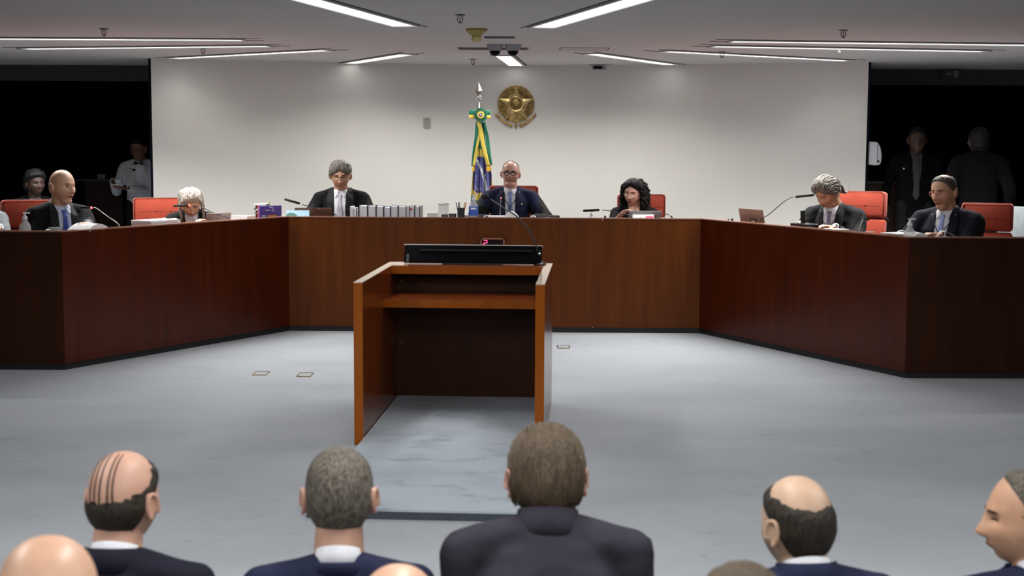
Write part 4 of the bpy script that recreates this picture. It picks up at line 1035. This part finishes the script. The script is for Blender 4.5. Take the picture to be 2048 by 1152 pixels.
def calendar(label, px0, px1, off, topy, parts):
    pm = (px0 + px1) / 2; p, a, h = onledge(pm, off, topy); p0, _ = desk(px0, off); p1, _ = desk(px1, off); w_ = (p1 - p0).length
    t = thing('desk_calendar', label, 'calendar', p, a, 'desk calendars')
    bm = B(); v = [(-.004, h), (-.045, 0), (.045, 0), (.004, h)]
    q = [[bm.verts.new((x, y, z)) for y, z in v] for x in (-w_ / 2, w_ / 2)]
    for i in range(4): bm.faces.new((q[0][i], q[0][(i + 1) % 4], q[1][(i + 1) % 4], q[1][i]))
    bm.faces.new(q[0]); bm.faces.new(q[1][::-1]); obj('card', bm, M[parts[0]], t)
    sl = Matrix.Rotation(-math.atan2(.041, h), 4, 'X')
    for m_, poly in parts[1]:
        bm = B(); prism_xz(bm, [(x * w_, z * h) for x, z in poly], -.0015, 0); bmesh.ops.transform(bm, matrix=Matrix.Translation((0, -.0455, 0)) @ sl, verts=bm.verts); obj('print', bm, M[m_], t)
    bm = B()
    for i in range(18): 
        x = -w_ * .46 + w_ * .92 * i / 17; tube(bm, [(x, -.006, h - .005), (x, -.003, h + .004), (x, .004, h + .003), (x, .006, h - .004)], .0011, 5)
    obj('spiral', bm, M['chrome'], t)
calendar('pale blue and green spiral calendar left of the bronze laptop', 573, 619, .14, 420.5, ('sky', [('hill', [(-.48, .45), (-.48, .75), (-.35, .88), (-.15, .85), (.05, .62), (.25, .5), (.25, .42), (-.1, .42)]), ('rose', [(-.36, .42), (.03, .42), (.03, .6), (-.36, .6)]), ('whitei', [(.28, .40), (.47, .40), (.47, .58), (.28, .58)])]))
calendar('pink and white spiral calendar before the grey laptop', 1265, 1307, .14, 429, ('whitei', [('pink', [(.08, .30), (.48, .30), (.48, .93), (.12, .93)]), ('blackp', [(-.25, .3), (.0, .3), (-.02, .75), (-.12, .85), (-.22, .75)])]))
# books in the left cluster
def book(label, px0, px1, topy, off, cover, group, dpt=.15, fore=True, rot=0, pages='paper_g', extra=None, tilt=0):
    pm = (px0 + px1) / 2; p, a, h = onledge(pm, off, topy); p0, _ = desk(px0, off); p1, _ = desk(px1, off); w_ = (p1 - p0).length * .96 if not rot else (px1 - px0) * p.y / FPX * .96
    t = thing('book', label, 'book', p, a + R(rot), group); c = min(.0025, w_ * .16)
    bm = B()
    for s in (-1, 1): box(bm, (s * (w_ / 2 - c / 2), dpt / 2, h / 2), (c, dpt, h))
    box(bm, (0, (dpt - c / 2) if fore else c / 2, h / 2), (w_, c, h)); obj('cover', bm, M[cover], t)
    obj('pages', box(B(), (0, dpt / 2, h / 2 - .001), (w_ - 2 * c, dpt - (.006 if fore else .003), h - .006)), M[pages], t)
    if extra: extra(t, w_, h, dpt)
    return t
def spine_marks(mt):
    def f(t, w_, h, dpt):
        bm = B(); box(bm, (0, -.0005, h * .80), (w_ * .5, .002, h * .10)); box(bm, (0, -.0005, h * .62), (w_ * .3, .002, h * .04)); obj('spine_mark', bm, M[mt], t)
    return f
GL = 'books standing at the left corner'
book('black and yellow spined book in the left cluster', 508, 511.5, 408.5, .20, 'whitei', GL, fore=False, rot=-52, extra=spine_marks('blackp'))
book('dark blue spined book beside the red spines', 511.5, 514.5, 411, .19, 'navyc', GL, fore=False, rot=-52, extra=spine_marks('whitei'))
book('red spined book, left of two', 514.5, 517, 410.5, .18, 'red', GL, fore=False, rot=-52, extra=spine_marks('whitei'))
book('red spined book, right of two', 517, 519.5, 410.5, .18, 'red', GL, fore=False, rot=-52, extra=spine_marks('whitei'))
book('blue spined book next to the purple cover', 519.5, 523, 411.5, .17, 'blue', GL, fore=False, rot=-52, extra=spine_marks('whitei'))
# purple book with its cover to the room
p, a, h = onledge(541, .14, 411.5); p0, _ = desk(524, .14); p1, _ = desk(559.5, .14); w_ = (p1 - p0).length
t = thing('book', 'large purple book with orange label standing cover forward', 'book', p, a - R(12), GL)
obj('cover', box(B(), (0, 0, h / 2), (w_, .012, h)), M['purple'], t); obj('pages', box(B(), (0, .008, h / 2), (w_ - .004, .008, h - .003)), M['paper'], t)
obj('orange_label', box(B(), (.012, -.007, h * .42), (w_ * .42, .002, h * .26)), M['orange'], t)
bm = B(); tube(bm, [(.022 + .010 * math.cos(q), -.008, h * .80 + .010 * math.sin(q)) for q in [2 * math.pi * k / 16 for k in range(17)]], .0012, 5); tube(bm, [(.029, -.008, h * .80 - .008), (.037, -.008, h * .80 - .015)], .0014, 5)
obj('cover_emblem', bm, M['whitei'], t)
text('cover_title', 'PRO', .022, M['whitei'], t, Matrix.Translation((-w_ * .32, -.007, h * .50)) @ FRONT)
text('cover_title', 'academia', .013, M['whitei'], t, Matrix.Translation((-w_ * .14, -.007, h * .79)) @ FRONT)
text('cover_title', 'coletânea', .009, M['whitei'], t, Matrix.Translation((w_ * .02, -.007, h * .93)) @ FRONT)
p, a, h = onledge(527, .26, 407)
t = thing('ring_binder', 'white ring binder behind the purple book', 'binder', p, a, None); obj('cover', box(B(), (0, 0, h / 2), (.155, .05, h), bev=.003), M['paper'], t)
obj('tab', box(B(), (.045, -.026, h + .004), (.030, .004, .018)), M['lime'], t); obj('clip', box(B(), (.025, -.027, h - .012), (.035, .004, .010)), M['tray'], t)
# the row of books
ROWB = [(700, 706, 413, 'whitei'), (707, 712, 416, 'whitei'), (713, 717, 419, 'blackp'), (718, 735, 411, 'navyc'), (735.5, 752, 411.5, 'navyc'), (752.5, 767, 413, 'blackp'), (768, 780.5, 414.5, 'blue'),
        (781, 796, 412.5, 'navyc'), (796.5, 812.5, 413, 'blackp'), (813, 818, 412, 'paper'), (818.5, 829, 412, 'red'), (829.5, 839.5, 413, 'blackp'), (840, 843.5, 412, 'greyp')]
ords = ['first', 'second', 'third', 'fourth', 'fifth', 'sixth', 'seventh', 'eighth', 'ninth', 'tenth', 'eleventh', 'twelfth', 'last']
looks = ['slim white', 'slim short white', 'thin low black edged', 'thick dark blue edged', 'thickest dark edged', 'thick black edged', 'low bright blue covered', 'thick pale paged', 'cream paged black edged', 'thin white', 'red tabbed', 'black edged', 'thin grey']
for (x0, x1, ty, cv), od, lk in zip(ROWB, ords, looks):
    def ex(t, w_, h, dpt, cv=cv):
        if cv == 'red': obj('red_tab', box(B(), (-w_ * .2, -.001, h * .84), (w_ * .5, .003, .014)), M['red'], t)
    book('%s book, %s from the left in the upright row' % (lk, od), x0, x1, ty, .15, cv if cv != 'red' else 'blackp', 'books in the row before the white wall', pages='paper_g', extra=ex)
# small black boxes, pen cup and pens
for px, off, ty, w_, lb in ((889.5, .12, 428.5, .052, 'small black box right of the lidded glasses, left one'), (905, .12, 427, .062, 'small black box beside the pen cup, right one')):
    p, a, h = onledge(px, off, ty); t = thing('black_box', lb, 'box', p, a, 'small black boxes'); obj('case', box(B(), (0, 0, h / 2 + .0005), (w_, .05, h), bev=.006), M['blackp'], t, auto=40); obj('lid_line', box(B(), (0, -.0255, h * .6), (w_ * .9, .001, .002)), M['tray'], t)
p, a = desk(922, .040, H); h = .075; t = thing('pen_cup', 'square black pen cup holding coloured pens', 'pen cup', p, a)
bm = B()
for s in (-1, 1): box(bm, (s * .027, 0, h / 2), (.003, .057, h)); box(bm, (0, s * .027, h / 2), (.057, .003, h))
box(bm, (0, 0, .003), (.056, .056, .005)); obj('cup', bm, M['blackp'], t)
for dx, lx, mt, lb in ((-.016, -.040, 'tray', 'dark'), (-.010, -.022, 'navyc', 'blue'), (-.004, -.012, 'greenf', 'green'), (.012, .030, 'yellowf', 'yellow'), (.016, .042, 'red', 'red')):
    q = p + Vector((dx, 0, .006)); e = Vector((lx - dx, .0, h + .035)); t2 = thing('pen', lb + ' pen standing in the black pen cup', 'pen', q, 0, 'pens in the cup')
    obj('barrel', cone(B(), (0, 0, 0), e, .0038, .0038, 10), M[mt], t2, smooth=True); obj('cap', cone(B(), e, e * 1.04, .0042, .0030, 10), M[mt], t2, smooth=True)
p, a, h = onledge(1109, .12, 430.5); t = thing('phone', 'black phone lying right of the central man', 'phone', p, a); obj('handset', box(B(), (0, 0, h / 2), (.085, .05, h), bev=.006), M['blackp'], t, auto=40); obj('button_strip', box(B(), (-.02, -.026, h * .6), (.02, .002, .004)), M['chrome'], t)
g = J[2]; p, a, h = onledge(365, .17, 437)
t = thing('pen', 'blue pen upright beside the bowed woman', 'pen', p, 0); e = Vector((-.035, 0, h)); obj('barrel', cone(B(), (0, 0, 0), e * .85, .0045, .0045, 10), M['blue'], t); obj('cap', cone(B(), e * .85, e, .005, .004, 10), M['bluef'], t)
p, a, h = onledge(1609, .16, 447); t = thing('desk_organizer', 'black desk tray in front of the bowed man', 'tray', p, a)
obj('tray', box(B(), (0, 0, h / 2), (.205, .11, h), bev=.004), M['blackp'], t); obj('glass_top', box(B(), (.02, 0, h + .001), (.12, .09, .003)), M['tray'], t)
p, a, h2 = onledge(1605, .15, 421); t = thing('phone_handset', 'upright black handset standing on the black tray', 'phone', p + Vector((0, 0, h)), a)
obj('body', box(B(), (0, 0, (h2 - h) / 2), (.024, .03, h2 - h), Matrix.Rotation(R(-5), 4, 'Y'), bev=.006), M['blackp'], t, auto=40); obj('earpiece', box(B(), (-.004, -.016, (h2 - h) * .85), (.014, .003, .010)), M['chrome'], t)
for px, ty, mt, lb in ((1447, 438, 'rose', 'tiny pink object near the right corner of the bench'), (1457, 438.5, 'blackp', 'tiny black clip near the right corner, left of two'), (1464, 437.5, 'blackp', 'tiny black clip near the right corner, right of two'), (1210, 432, 'blackp', 'tiny black clip left of the curly haired woman'), (1022, 430, 'whitep', None)):
    if not lb: continue
    p, a, h = onledge(px, .12, ty); t = thing('clip', lb, 'clip', p, a); obj('body', box(B(), (0, 0, h / 2), (.018, .014, h), bev=.003), M[mt], t); obj('grip', cone(B(), (0, 0, h - .002), (0, 0, h + .006), .003, .002, 8), M[mt], t)
# microphones along the bench
def dmic(label, bx, boff, pts, h0, h1, dd=0, **k):
    p, a = desk(bx, boff); y = p.y
    return mic(label, p, [at(px, py, y + dd * i) for i, (px, py) in enumerate(pts)], (at(*h0, y + dd * len(pts)), at(*h1, y + dd * len(pts))), **k)
dmic('gooseneck microphone with red ring pointing at the bald man', 238, .20, [(238, 450), (215, 433), (193, 417), (186, 415.5)], (181, 415.5), (163, 415), ring='ledr', hr=.008, stemm='chrome')
dmic('gooseneck microphone with red ring across the bowed woman', 455, .20, [(455, 436), (430, 427), (400, 413), (384, 411.5)], (377, 411), (348, 412), ring='ledr', hr=.0085)
dmic('gooseneck microphone slanting left of the bronze laptop', 672, .18, [(672, 430), (655, 425), (625, 415), (604, 409)], (598, 406.5), (571, 399), hr=.010)
dmic('thin upright microphone with red tip before the central man', 1000, .16, [(1000, 428), (1001, 412), (1002, 396)], (1002, 394), (1002, 392), ring='ledr', hr=.005, stemm='chrome')
dmic('black gooseneck microphone left of the curly haired woman', 1262, .16, [(1262, 433), (1240, 427.5), (1218, 421.5), (1204, 420)], (1197, 420), (1168, 421.5), hr=.010)
dmic('short arching gooseneck right of the grey laptop', 1311, .14, [(1311, 433), (1319, 428.5), (1328, 427.2), (1338, 430)], (1341, 432), (1345, 435), hr=.005)
dmic('tall gooseneck microphone reaching towards the bowed man', 1516, .16, [(1516, 444), (1540, 427), (1566, 405), (1580, 396), (1588, 394)], (1593, 393.5), (1626, 390), hr=.010)
dmic('small chrome gooseneck before the chair of the bowed man', 1718, .15, [(1718, 462), (1721, 450), (1726, 439)], (1729, 437.5), (1737, 440), hr=.006, stemm='chrome')
# side cabinet with glasses in the shadow, left
c = at(208, 358, 15.4); t = thing('side_cabinet', 'dark side cabinet with metal top beside the waiter', 'cabinet', (c.x, c.y, 0))
obj('carcass', box(B(), (.06, 0, (c.z - .02) / 2), (.40, .45, c.z - .02)), M['cab'], t); obj('metal_top', box(B(), (0, 0, c.z - .009), (.48, .5, .018)), M['tray'], t)
for px, lb in ((199, 'dim drinking glass on the dark cabinet, left one'), (206, 'dim drinking glass on the dark cabinet, right one')):
    q = at(px, 350, 15.3); t = thing('water_glass', lb, 'glass', (q.x, q.y, c.z), 0, 'glasses on the cabinet'); obj('tumbler', lathe(B(), [(.022, 0), (.027, .05), (.024, .05), (.020, .004)], seg=16), M['glass'], t, smooth=True); obj('rim', lathe(B(), [(.026, .049), (.028, .049), (.028, .052), (.026, .052)], seg=16), M['clear'], t)
q = at(228, 358, 15.2); q = Vector((q.x + .05, q.y - .0, q.z)); mic('thin gooseneck microphone with black ball in front of the waiter', (q.x, q.y, c.z), [at(236, 352, 15.1), at(240, 342, 15.0), at(252, 336, 14.6), at(264, 338, 14.4)], (at(267, 340, 14.4), at(269, 340, 14.4)), hr=.014, ball=True, sr=.0028)
q = at(1775, 362, 14.0); t = thing('side_cabinet', 'dim cabinet in the shadow on the right', 'cabinet', (q.x, q.y, 0)); obj('carcass', box(B(), (0, 0, (q.z - .02) / 2), (.5, .4, q.z - .02)), M['cab'], t); obj('metal_top', box(B(), (0, 0, q.z - .009), (.54, .44, .018)), M['tray'], t)
# exit sign, dim
q = at(1905, 148, 14.75); t = thing('exit_sign', 'dim hanging sign with arrow under the right lintel', 'sign', (q.x, q.y, q.z))
obj('panel', box(B(), (0, 0, 0), (.22, .02, .12)), M['exit'], t)
obj('arrow', prism_xz(B(), [(-.075, 0), (-.045, .026), (-.045, .010), (-.01, .010), (-.01, -.010), (-.045, -.010), (-.045, -.026)], -.013, -.010), M['exitl'], t)
obj('pictogram', prism_xz(B(), [(.012, -.036), (.06, -.030), (.06, .034), (.012, .036)], -.013, -.010), M['exitl'], t); obj('hanger', box(B(), (0, 0, .09), (.01, .01, .08)), M['tray'], t)

# ------------------------------------------------------------------ wall things
yw = wally(WX1)
q = at(1751, 307, yw + .12)
t = thing('paper_dispenser', 'white plastic dispenser at the right end of the wall', 'dispenser', (WX1 + .028, yw + .16, q.z))
bm = B(); prism_xz(bm, [(0, -.105), (.10, -.115), (.128, -.10), (.135, -.02), (.12, .06), (.09, .112), (0, .115)], -.13, .10)
bmesh.ops.bevel(bm, geom=bm.edges[:], offset=.010, segments=2, affect='EDGES')
obj('cover', bm, M['whitep'], t, auto=40); obj('side_seam', box(B(), (.088, -.132, 0), (.006, .004, .20)), M['greyp'], t); obj('lock', ell(B(), (.10, -.133, -.075), (.010, .004, .014), sub=2), M['tray'], t)
q = at(854, 246, wally(-.87)); t = thing('wall_plate', 'small grey switch plate on the white wall', 'switch', (q.x, wally(q.x) - .001, q.z), -.10)
obj('plate', box(B(), (0, -.010, 0), (.066, .020, .104), bev=.004), M['greyp'], t, auto=40); obj('slot', box(B(), (0, -.021, .035), (.012, .002, .010)), M['frame_d'], t); obj('screw', box(B(), (.002, -.021, -.036), (.004, .002, .009)), M['frame_d'], t)
# coat of arms in brass relief
q = at(1032, 211, wally(0)); S_ = wally(0) / FPX
t = thing('coat_of_arms', 'round brass coat of arms relief with star on the white wall', 'emblem', (q.x, wally(q.x) - .002, q.z))
def E_(px, py): return ((px - 1032) * S_, (211 - py) * S_)
bm = B(); pts = []
for k in range(120):
    a = 2 * math.pi * k / 120; r = .183 + .010 * abs(math.sin(a * 11)) ** .7
    if math.sin(a) < -.55: r *= .90
    pts.append((r * math.cos(a) * .98, r * math.sin(a) * 1.02 + .008))
prism_xz(bm, pts, -.022, 0); obj('sunburst_plate', bm, M['gold'], t)
bm = B()
for i in range(46):      # coffee and tobacco wreath leaves
    a = 2 * math.pi * i / 46; rr = random.Random(i)
    for r in (.128, .158):
        if math.sin(a) < -.93: continue
        rot = Matrix.Rotation(-(a + rr.uniform(-.5, .5)), 4, 'Y'); ell(bm, (r * math.cos(a), -.020 - .006 * rr.random(), r * math.sin(a) + .008), (.019, .009, .0085), rot, 2)
obj('leaf_wreath', bm, M['gold'], t, smooth=True)
bm = B(); c = bm.verts.new((0, -.057, .012)); ring = []
for k in range(10):
    a = math.pi / 2 + math.pi * k / 5; r = .190 if k % 2 == 0 else .070; ring.append((r * math.cos(a), r * math.sin(a) * (1.0 if k else 1.0) + .008))
vs = [bm.verts.new((x * 1.02, -.044 if k % 2 == 0 else -.034, z * 1.02)) for k, (x, z) in enumerate(ring)]; vb = [bm.verts.new((x, -.005, z)) for x, z in ring]
for k in range(10): bm.faces.new((c, vs[k], vs[(k + 1) % 10])); bm.faces.new((vs[k], vb[k], vb[(k + 1) % 10], vs[(k + 1) % 10]))
obj('star', bm, M['gold2'], t)
bm = B(); RX = Matrix.Rotation(R(90), 4, 'X')
lathe(bm, [(.079, .030), (.079, .062), (.074, .066), (.060, .064), (.057, .058), (.057, .030)], (0, 0, .012), 40, RX); obj('ring_band', bm, M['gold2'], t, auto=40)
bm = B(); ell(bm, (0, -.054, .012), (.056, .014, .056)); obj('shield_disc', bm, M['gold'], t, smooth=True)
bm = B()
for i in range(22): a = 2 * math.pi * i / 22; ell(bm, (.068 * math.cos(a), -.066, .012 + .068 * math.sin(a)), (.005, .003, .005), sub=1)
obj('band_star', bm, M['gold'], t)
bm = B()
for x, z in ((-.018, .012), (.018, .014), (0, .026), (.004, -.004), (.0, -.014)): ell(bm, (x, -.067, .012 + z), (.0055, .003, .0055), sub=1)
obj('cross_star', bm, M['gold2'], t)
bm = B(); box(bm, (0, -.030, -.150), (.014, .014, .12)); ell(bm, (0, -.034, -.212), (.017, .012, .012)); box(bm, (0, -.032, -.180), (.040, .012, .010)); obj('sword_hilt', bm, M['gold'], t)
for s in (-1, 1):
    bm = B(); up = []; dn = []
    for k in range(9):
        u = k / 8; ax = .035 + .155 * u; az = -.205 + .095 * u ** 1.7; up.append((s * ax, az + .020)); dn.append((s * ax, az - .014))
    tail = [(s * .212, -.085), (s * .196, -.092), (s * .203, -.066)]
    prism_xz(bm, up + [(s * .200, -.072), (s * .192, -.098), (s * .214, -.090)] + dn[::-1], -.030, -.004); rb = obj('ribbon', bm, M['gold'], t)
    bm = B()
    for k in range(7): u = (k + .8) / 9; box(bm, (s * (.035 + .155 * u), -.031, -.202 + .095 * u ** 1.7), (.007, .003, .012))
    obj('ribbon_letter', bm, M['gold2'], rb)

# ------------------------------------------------------------------ national flag on a pole
FD = 13.5; q = at(960, 240, FD)
t = thing('flag', 'green and yellow flag with blue disc hanging on a pole behind the bench', 'flag', (q.x, FD, 0)); fs = FD / FPX
def FXZ(px, py): v = at(px, py, FD); return v.x - q.x, v.z
obj('base', lathe(B(), [(.17, 0), (.17, .02), (.05, .05), (.03, .07)]), M['chrome'], t, auto=30)
zt = FXZ(958, 205)[1]; px_ = FXZ(957, 205)[0]
obj('pole', cone(B(), (px_, 0, .05), (px_, 0, zt), .014, .014), M['chrome'], t, smooth=True)
bm = B(); _, z0 = FXZ(958, 207); _, z1 = FXZ(958, 197); _, z2 = FXZ(958, 182); _, z3 = FXZ(958, 164)
rg = [Vector((px_ + .025 * math.cos(a), 0, z1 + .004 + .025 * math.sin(a))) for a in [2 * math.pi * k / 20 for k in range(21)]]
tube(bm, rg, .004, 8); ell(bm, (px_, 0, z1 + .004), (.012, .008, .020), sub=2); obj('ring_finial', bm, M['silver'], t, smooth=True)
bm = B(); tp = bm.verts.new((px_, 0, z3)); bt = bm.verts.new((px_, 0, z1 + .022)); mid = [bm.verts.new(v) for v in ((px_ - .037, 0, z2), (px_, -.014, z2), (px_ + .037, 0, z2), (px_, .014, z2))]
for k in range(4): bm.faces.new((tp, mid[k], mid[(k + 1) % 4])); bm.faces.new((bt, mid[(k + 1) % 4], mid[k]))
obj('spearhead', bm, M['silver'], t)
# cloth
def inpoly(x, y, P_):
    c = False
    for i in range(len(P_)):
        (x1, y1), (x2, y2) = P_[i], P_[i - 1]
        if (y1 > y) != (y2 > y) and x < (x2 - x1) * (y - y1) / (y2 - y1) + x1: c = not c
    return c
def lin(v, tab):
    for (a, b), (c_, d) in zip(tab, tab[1:]):
        if v <= c_: return b + (d - b) * (v - a) / (c_ - a)
    return tab[-1][1]
Lf = [(235, 953), (260, 950), (300, 947), (350, 945), (400, 942), (440, 941), (520, 940)]; Rt = [(235, 968), (260, 974), (300, 979), (340, 983), (390, 987), (440, 990), (520, 992)]
BLUE = [(955, 313), (967, 313), (974, 330), (981, 340), (984, 350), (982, 372), (976, 384), (965, 386), (952, 385), (946, 378), (946, 350), (949, 330)]
bm = B(); NU, NV = 110, 300; G = []
for j in range(NV + 1):
    py = 235 + (540 - 235) * j / NV; a_, b_ = lin(py, Lf), lin(py, Rt); r_ = []
    for i in range(NU + 1):
        u = i / NU; px = a_ + (b_ - a_) * u; x, z = FXZ(px, py)
        dep = -.05 * math.sin(math.pi * u) - (.006 + .014 * min(1, (py - 235) / 120)) * math.cos(u * 25 + .6 * math.sin(py * .02)); r_.append((bm.verts.new((x, dep, z)), px, py))
    G.append(r_)
WB = [(950, 314), (957, 326), (965, 345), (970, 362), (973, 384)]
for j in range(NV):
    for i in range(NU):
        f = bm.faces.new((G[j][i][0], G[j + 1][i][0], G[j + 1][i + 1][0], G[j][i + 1][0])); px, py = G[j][i][1] + .2, G[j][i][2] + .5
        mi = 0
        if inpoly(px, py, [(958, 296), (966, 300), (983, 330), (989, 350), (989, 385), (966, 408), (950, 398), (938, 385), (944, 330)]): mi = 1
        if inpoly(px, py, BLUE):
            mi = 2
            if abs(px - lin(py, [(y, x) for x, y in WB])) < 2.6: mi = 3
        f.material_index = mi
bk = []
for j in range(NV): pass
o = obj('cloth', bm, [M['greenf'], M['yellowf'], M['bluef'], M['whitef']], t, smooth=True); md = o.modifiers.new('s', 'SOLIDIFY'); md.thickness = .004
msg = 'ORDEM E PROGRESSO'
for i, ch in enumerate(msg):
    if ch == ' ': continue
    u = i / (len(msg) - 1) * 3.99; k = int(u); f_ = u - k; (xa, ya), (xb, yb) = WB[k], WB[k + 1]; px, py = xa + (xb - xa) * f_, ya + (yb - ya) * f_ + 1
    x, z = FXZ(px, py); ang = math.atan2(-(yb - ya), xb - xa)
    uu = (px - lin(py, Lf)) / (lin(py, Rt) - lin(py, Lf)); dep = -.05 * math.sin(math.pi * uu) - (.006 + .014 * min(1, (py - 235) / 120)) * math.cos(uu * 25 + .6 * math.sin(py * .02))
    text('letter', ch, .024, M['greenl'], o, Matrix.Translation((x, dep - .005, z)) @ Matrix.Rotation(-ang, 4, 'Y') @ FRONT)
bm = B()
for px, py in ((951, 352), (954, 352), (951, 355), (954, 358), (950, 360), (950, 368), (949, 373), (952, 373), (953, 376), (950, 378), (955, 379), (951, 381), (958, 380), (961, 380), (963, 377), (966, 381), (948, 384), (965, 354), (971, 350)):
    x, z = FXZ(px, py); uu = (px - lin(py, Lf)) / (lin(py, Rt) - lin(py, Lf)); dep = -.05 * math.sin(math.pi * uu) - (.006 + .014 * min(1, (py - 235) / 120)) * math.cos(uu * 25 + .6 * math.sin(py * .02))
    ell(bm, (x, dep - .003, z), (.0042, .002, .0042), sub=1)
obj('star', bm, M['whitei'], o)
def ribbon(name, pts, w_, m, dep):
    bm = B(); P_ = spline([Vector((*FXZ(*p), 0)) for p in pts], 8); L_ = []
    for i, p in enumerate(P_):
        d = (P_[min(i + 1, len(P_) - 1)] - P_[max(i - 1, 0)]).normalized(); nn = Vector((d.y, -d.x, 0)) * w_ / 2
        L_.append([bm.verts.new((p.x + nn.x * s, dep - .004 * math.cos(s * 2 + i * .3), p.y + nn.y * s)) for s in (-1, -.3, .3, 1)])
    for i in range(len(L_) - 1):
        for k in range(3): bm.faces.new((L_[i][k], L_[i][k + 1], L_[i + 1][k + 1], L_[i + 1][k]))
    o = obj(name, bm, m, t, smooth=True); md = o.modifiers.new('s', 'SOLIDIFY'); md.thickness = .003
ribbon('ribbon', [(957, 245), (953, 270), (948, 300), (945, 332)], .022, M['greenf'], -.060)
ribbon('ribbon', [(968, 245), (974, 270), (978, 300), (982, 330)], .030, M['greenf'], -.064)
ribbon('ribbon', [(960, 245), (959, 272), (953, 300), (948, 332)], .022, M['yellowf'], -.070)
ribbon('ribbon', [(957, 242), (962, 262), (968, 295), (977, 332)], .036, M['yellowf'], -.080)
for px, py, w_ in ((947, 338, .022), (977, 338, .038)):
    x, z = FXZ(px, py); obj('fringe', box(B(), (x, -.078, z), (w_, .010, .042), bev=.003), M['amber'], t)
x, z = FXZ(960, 228)
for s in (-1, 1):
    bm = B(); box(bm, (x + s * .052, -.075, z + .012), (.104, .024, .046), bev=.008); obj('bow_loop', bm, M['greenf'], t, auto=40)
    bm = B(); box(bm, (x + s * .052, -.075, z - .028), (.104, .022, .040), bev=.008); obj('bow_loop', bm, M['yellowf'], t, auto=40)
x, z = FXZ(962, 230); bm = B(); NR = 36; c0 = bm.verts.new((x, -.108, z)); ri = [bm.verts.new((x + .062 * math.cos(2 * math.pi * k / (NR * 2)), -.100 - (.008 if k % 2 else 0), z + .068 * math.sin(2 * math.pi * k / (NR * 2)))) for k in range(NR * 2)]
rb_ = [bm.verts.new((v.co.x, -.088, v.co.z)) for v in ri]
for k in range(NR * 2): bm.faces.new((c0, ri[k], ri[(k + 1) % (NR * 2)])); bm.faces.new((ri[k], rb_[k], rb_[(k + 1) % (NR * 2)], ri[(k + 1) % (NR * 2)]))
obj('rosette', bm, M['greenf'], t)
for r, m_, y in ((.034, 'yellowf', -.112), (.016, 'bluef', -.117), (.006, 'whitei', -.121)):
    bm = B(); lathe(bm, [(r, 0), (r, .006)], (x, y + .006, z), 28, RX); obj('rosette_disc', bm, M[m_], t)

# ------------------------------------------------------------------ floor boxes
for px, py, lb in ((522, 747, 'flat brass floor box in the carpet, leftmost of three'), (610, 750, 'flat brass floor box in the carpet, just left of the lectern'), (1127, 694, 'flat brass floor box in the carpet, right of the lectern')):
    p = onz(px, py, 0); t = thing('floor_box', lb, 'floor outlet', (p.x, p.y, .0005), 0, 'floor outlet boxes')
    bm = B()
    for s in (-1, 1): box(bm, (s * .045, 0, .002), (.006, .15, .004)); box(bm, (0, s * .075, .002), (.09, .008, .004))
    obj('rim', bm, M['gold'], t); obj('lid', box(B(), (0, 0, .001), (.082, .14, .002)), M['carpet'], t)
